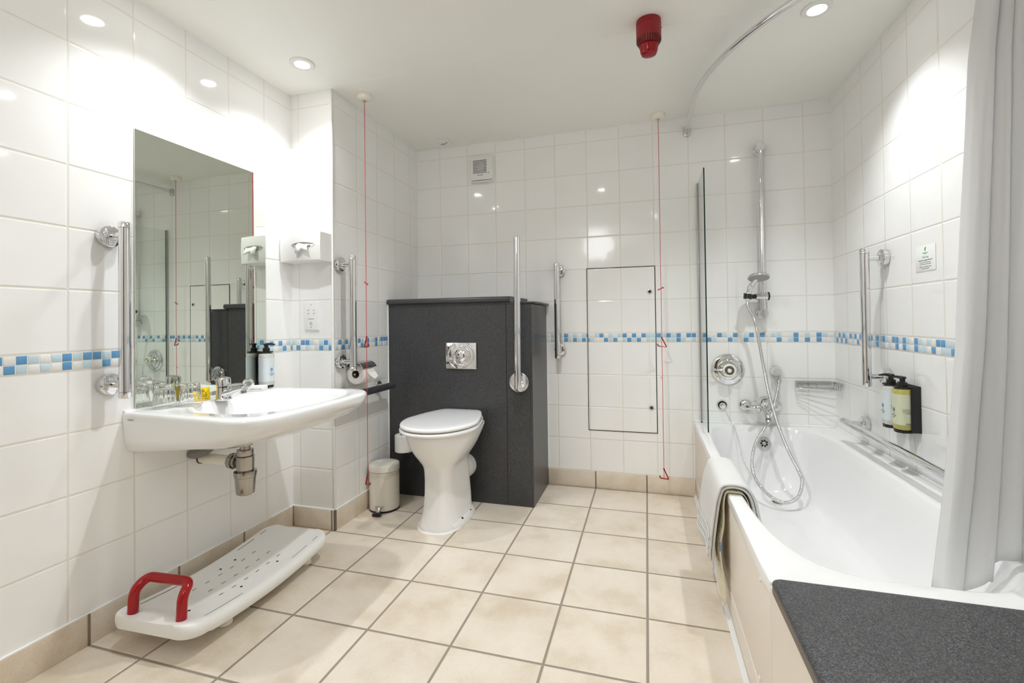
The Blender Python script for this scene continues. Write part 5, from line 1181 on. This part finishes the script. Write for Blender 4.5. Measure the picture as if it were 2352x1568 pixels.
# woven border bands raised on the outer hang
b = B()
PP = spline([(x - 0.0105, 0, z) for x, _, z in path2[:5]], 0.004)
for i0, i1 in ((5, 7), (12, 14), (19, 21)):
    rows = []
    for j in range(24):
        f = j / 23; y = 1.728 + 0.327 * f; row = []
        for p in PP[i0:i1 + 1]:
            hang = max(0, RZ - p.z); dx = 0.06 * hang * (noise.noise(V((y * 9 + 11, p.z * 5, 11))) - 0.1) + sk(f, 0, hang)[0]
            row.append((p.x + dx - 0.0058, y, p.z))
        rows.append(row)
    b.grid(rows)
o = b.build('border_band', MT['towel'], t, ang=180); md = o.modifiers.new('thick', 'SOLIDIFY'); md.thickness = 0.003
B().box((0.2280, 1.7300, 0.2440), (0.2310, 1.7330, 0.2750)).build('blue_care_tag', MT['blueflash'], t, smooth=False)

# ------------------------------------------------------------------ bath board on the floor
t = thing('bath_board', 'white slatted plastic bath board with red handle lying on the floor under the washbasin', 'bath board', (-1.53, 1.42, 0))
def bz(s): return 0.030 * (1 - (2 * s - 1) ** 2) * -0.0 + 0.028 * abs(2 * s - 1) ** 1.8   # ends curve up, middle sags
C0, C1 = V((-1.517, 1.083, 0)), V((-1.540, 1.770, 0)); LD = (C1 - C0); LN = LD.length; LD.normalize(); LS = V((-LD.y, LD.x, 0))   # LS points to the wall side (-x)
NSb = 44; rings = []
def bw(s):
    e = min(s, 1 - s) * LN; r = 0.055; w = 0.170
    if e < r: w = 0.170 - r + math.sqrt(max(0, r * r - (r - e) ** 2))
    return max(w, 0.112)
def top(s): return 0.088 + bz(s) + (0.004 if s < 0.1 else 0)
for k in range(NSb + 1):
    s = 0.5 - 0.5 * math.cos(PI * k / NSb); s = min(max(s, 0), 1); w = bw(s); c = C0 + LD * (LN * s); h = top(s); th = 0.044
    if k in (0, NSb): th *= 0.7
    ez = 0.006 if k in (0, NSb) else 0.0
    ring_ = [(w, h - 0.030), (w, h - 0.018 - ez), (w - 0.004, h - 0.007 - ez), (w - 0.012, h - 0.0015 - ez), (w - 0.024, h - ez), (w - 0.05, h - 0.004 - ez), (w - 0.085, h - 0.006 - ez), (0, h - 0.0065 - ez)]
    ring_ = ring_ + [(-a, b_) for a, b_ in ring_[:-1]][::-1] + [(-(w - 0.006), h - th), (0, h - th), (w - 0.006, h - th)]
    rings.append([c - LS * a + V((0, 0, b_)) for a, b_ in ring_])
B().loft(rings).build('board', MT['wplast'], t, ang=50)
SP = lambda s, a, dz=0.0: C0 + LD * (LN * s) - LS * a + V((0, 0, top(s) + dz))
def surf(s, a):
    w = bw(s); q = abs(a); 
    P_ = [(0, -0.0065), (w - 0.085, -0.006), (w - 0.05, -0.004), (w - 0.024, 0), (w - 0.012, -0.0015)]
    for (x0_, z0_), (x1_, z1_) in zip(P_, P_[1:]):
        if q <= x1_: return SP(s, a, z0_ + (z1_ - z0_) * (q - x0_) / (x1_ - x0_))
    return SP(s, a, -0.0015)
MTS = mat('slot_shadow', rgb(112, 100, 86), rough=0.8, vary=0.03)
def slot(s0, s1, a, wd):
    n = max(2, int((s1 - s0) * 60)); L_ = [surf(s0 + (s1 - s0) * k / n, a - wd) + V((0, 0, 0.0006)) for k in range(n + 1)]; R_ = [surf(s0 + (s1 - s0) * k / n, a + wd) + V((0, 0, 0.0006)) for k in range(n + 1)]
    B().grid([L_, R_]).build('drain_slot', MTS, t, smooth=False)
for a in (-0.135, 0.135): slot(0.10, 0.34, a, 0.0014); slot(0.70, 0.83, a, 0.0014); slot(0.88, 0.93, a, 0.0014)
for s in (0.30, 0.38, 0.46, 0.54, 0.62, 0.70):
    for a in (-0.060, 0.0, 0.060):
        slot(s + 0.018 * (a == 0), s + 0.018 * (a == 0) + 0.026, a, 0.0019)
for s, a in ((0.16, 0.02), (0.145, 0.05), (0.40, 0.088), (0.52, -0.092), (0.62, -0.092), (0.66, 0.088)): B().lathe(surf(s, a) + V((0, 0, 0.0002)), (0, 0, 1), [(0, 0.0048), (0.0006, 0.0048)], 14).build('screw_hole', MT['dark'], t)
h0 = surf(0.045, -0.098); h1 = surf(0.060, 0.088)
hv = (h1 - h0); up3 = V((0, 0, 1)); ln3 = LD * 0.030
B().tube(fillet([h0 + V((0, 0, 0.0015)), h0 + up3 * 0.072 + LD * 0.004, h0 + up3 * 0.098 + LD * 0.040 + hv * 0.06, h1 + up3 * 0.098 + LD * 0.040 - hv * 0.06, h1 + up3 * 0.072 + LD * 0.004, h1 + V((0, 0, 0.0015))], 0.034, 8), 0.0152, 24).build('grip_handle', MT['red'], t)
for s, a in ((0.285, 0.098), (0.285, -0.098), (0.885, 0.098), (0.885, -0.098)):
    p = C0 + LD * (LN * s) - LS * a; zt2 = top(s) - 0.043
    pr = [(0.0008, 0.021), (0.003, 0.0225)]
    k = 0
    z = 0.004
    while z < zt2 - 0.004: pr += [(z, 0.0212), (z + 0.001, 0.0222)]; z += 0.0032
    pr += [(zt2, 0.0225)]
    B().lathe((p.x, p.y, 0.0), (0, 0, 1), pr, 28).build('foot', MT['cream'], t)

# ------------------------------------------------------------------ render look
SC.view_settings.view_transform = 'Standard'
SC.view_settings.look = 'None'
SC.view_settings.gamma = 1.0
SC.view_settings.use_curve_mapping = False
SC.view_settings.exposure = 0.24
w = bpy.data.worlds.new('world'); SC.world = w; w.use_nodes = True
w.node_tree.nodes['Background'].inputs[0].default_value = (0.9, 0.95, 1.0, 1); w.node_tree.nodes['Background'].inputs[1].default_value = 0.0
cy = SC.cycles
cy.max_bounces = 14; cy.diffuse_bounces = 8; cy.glossy_bounces = 8; cy.transmission_bounces = 10; cy.transparent_max_bounces = 16
cy.sample_clamp_indirect = 4.0; cy.sample_clamp_direct = 0.0
cy.use_denoising = True
cy.caustics_reflective = False
cy.blur_glossy = 0.3
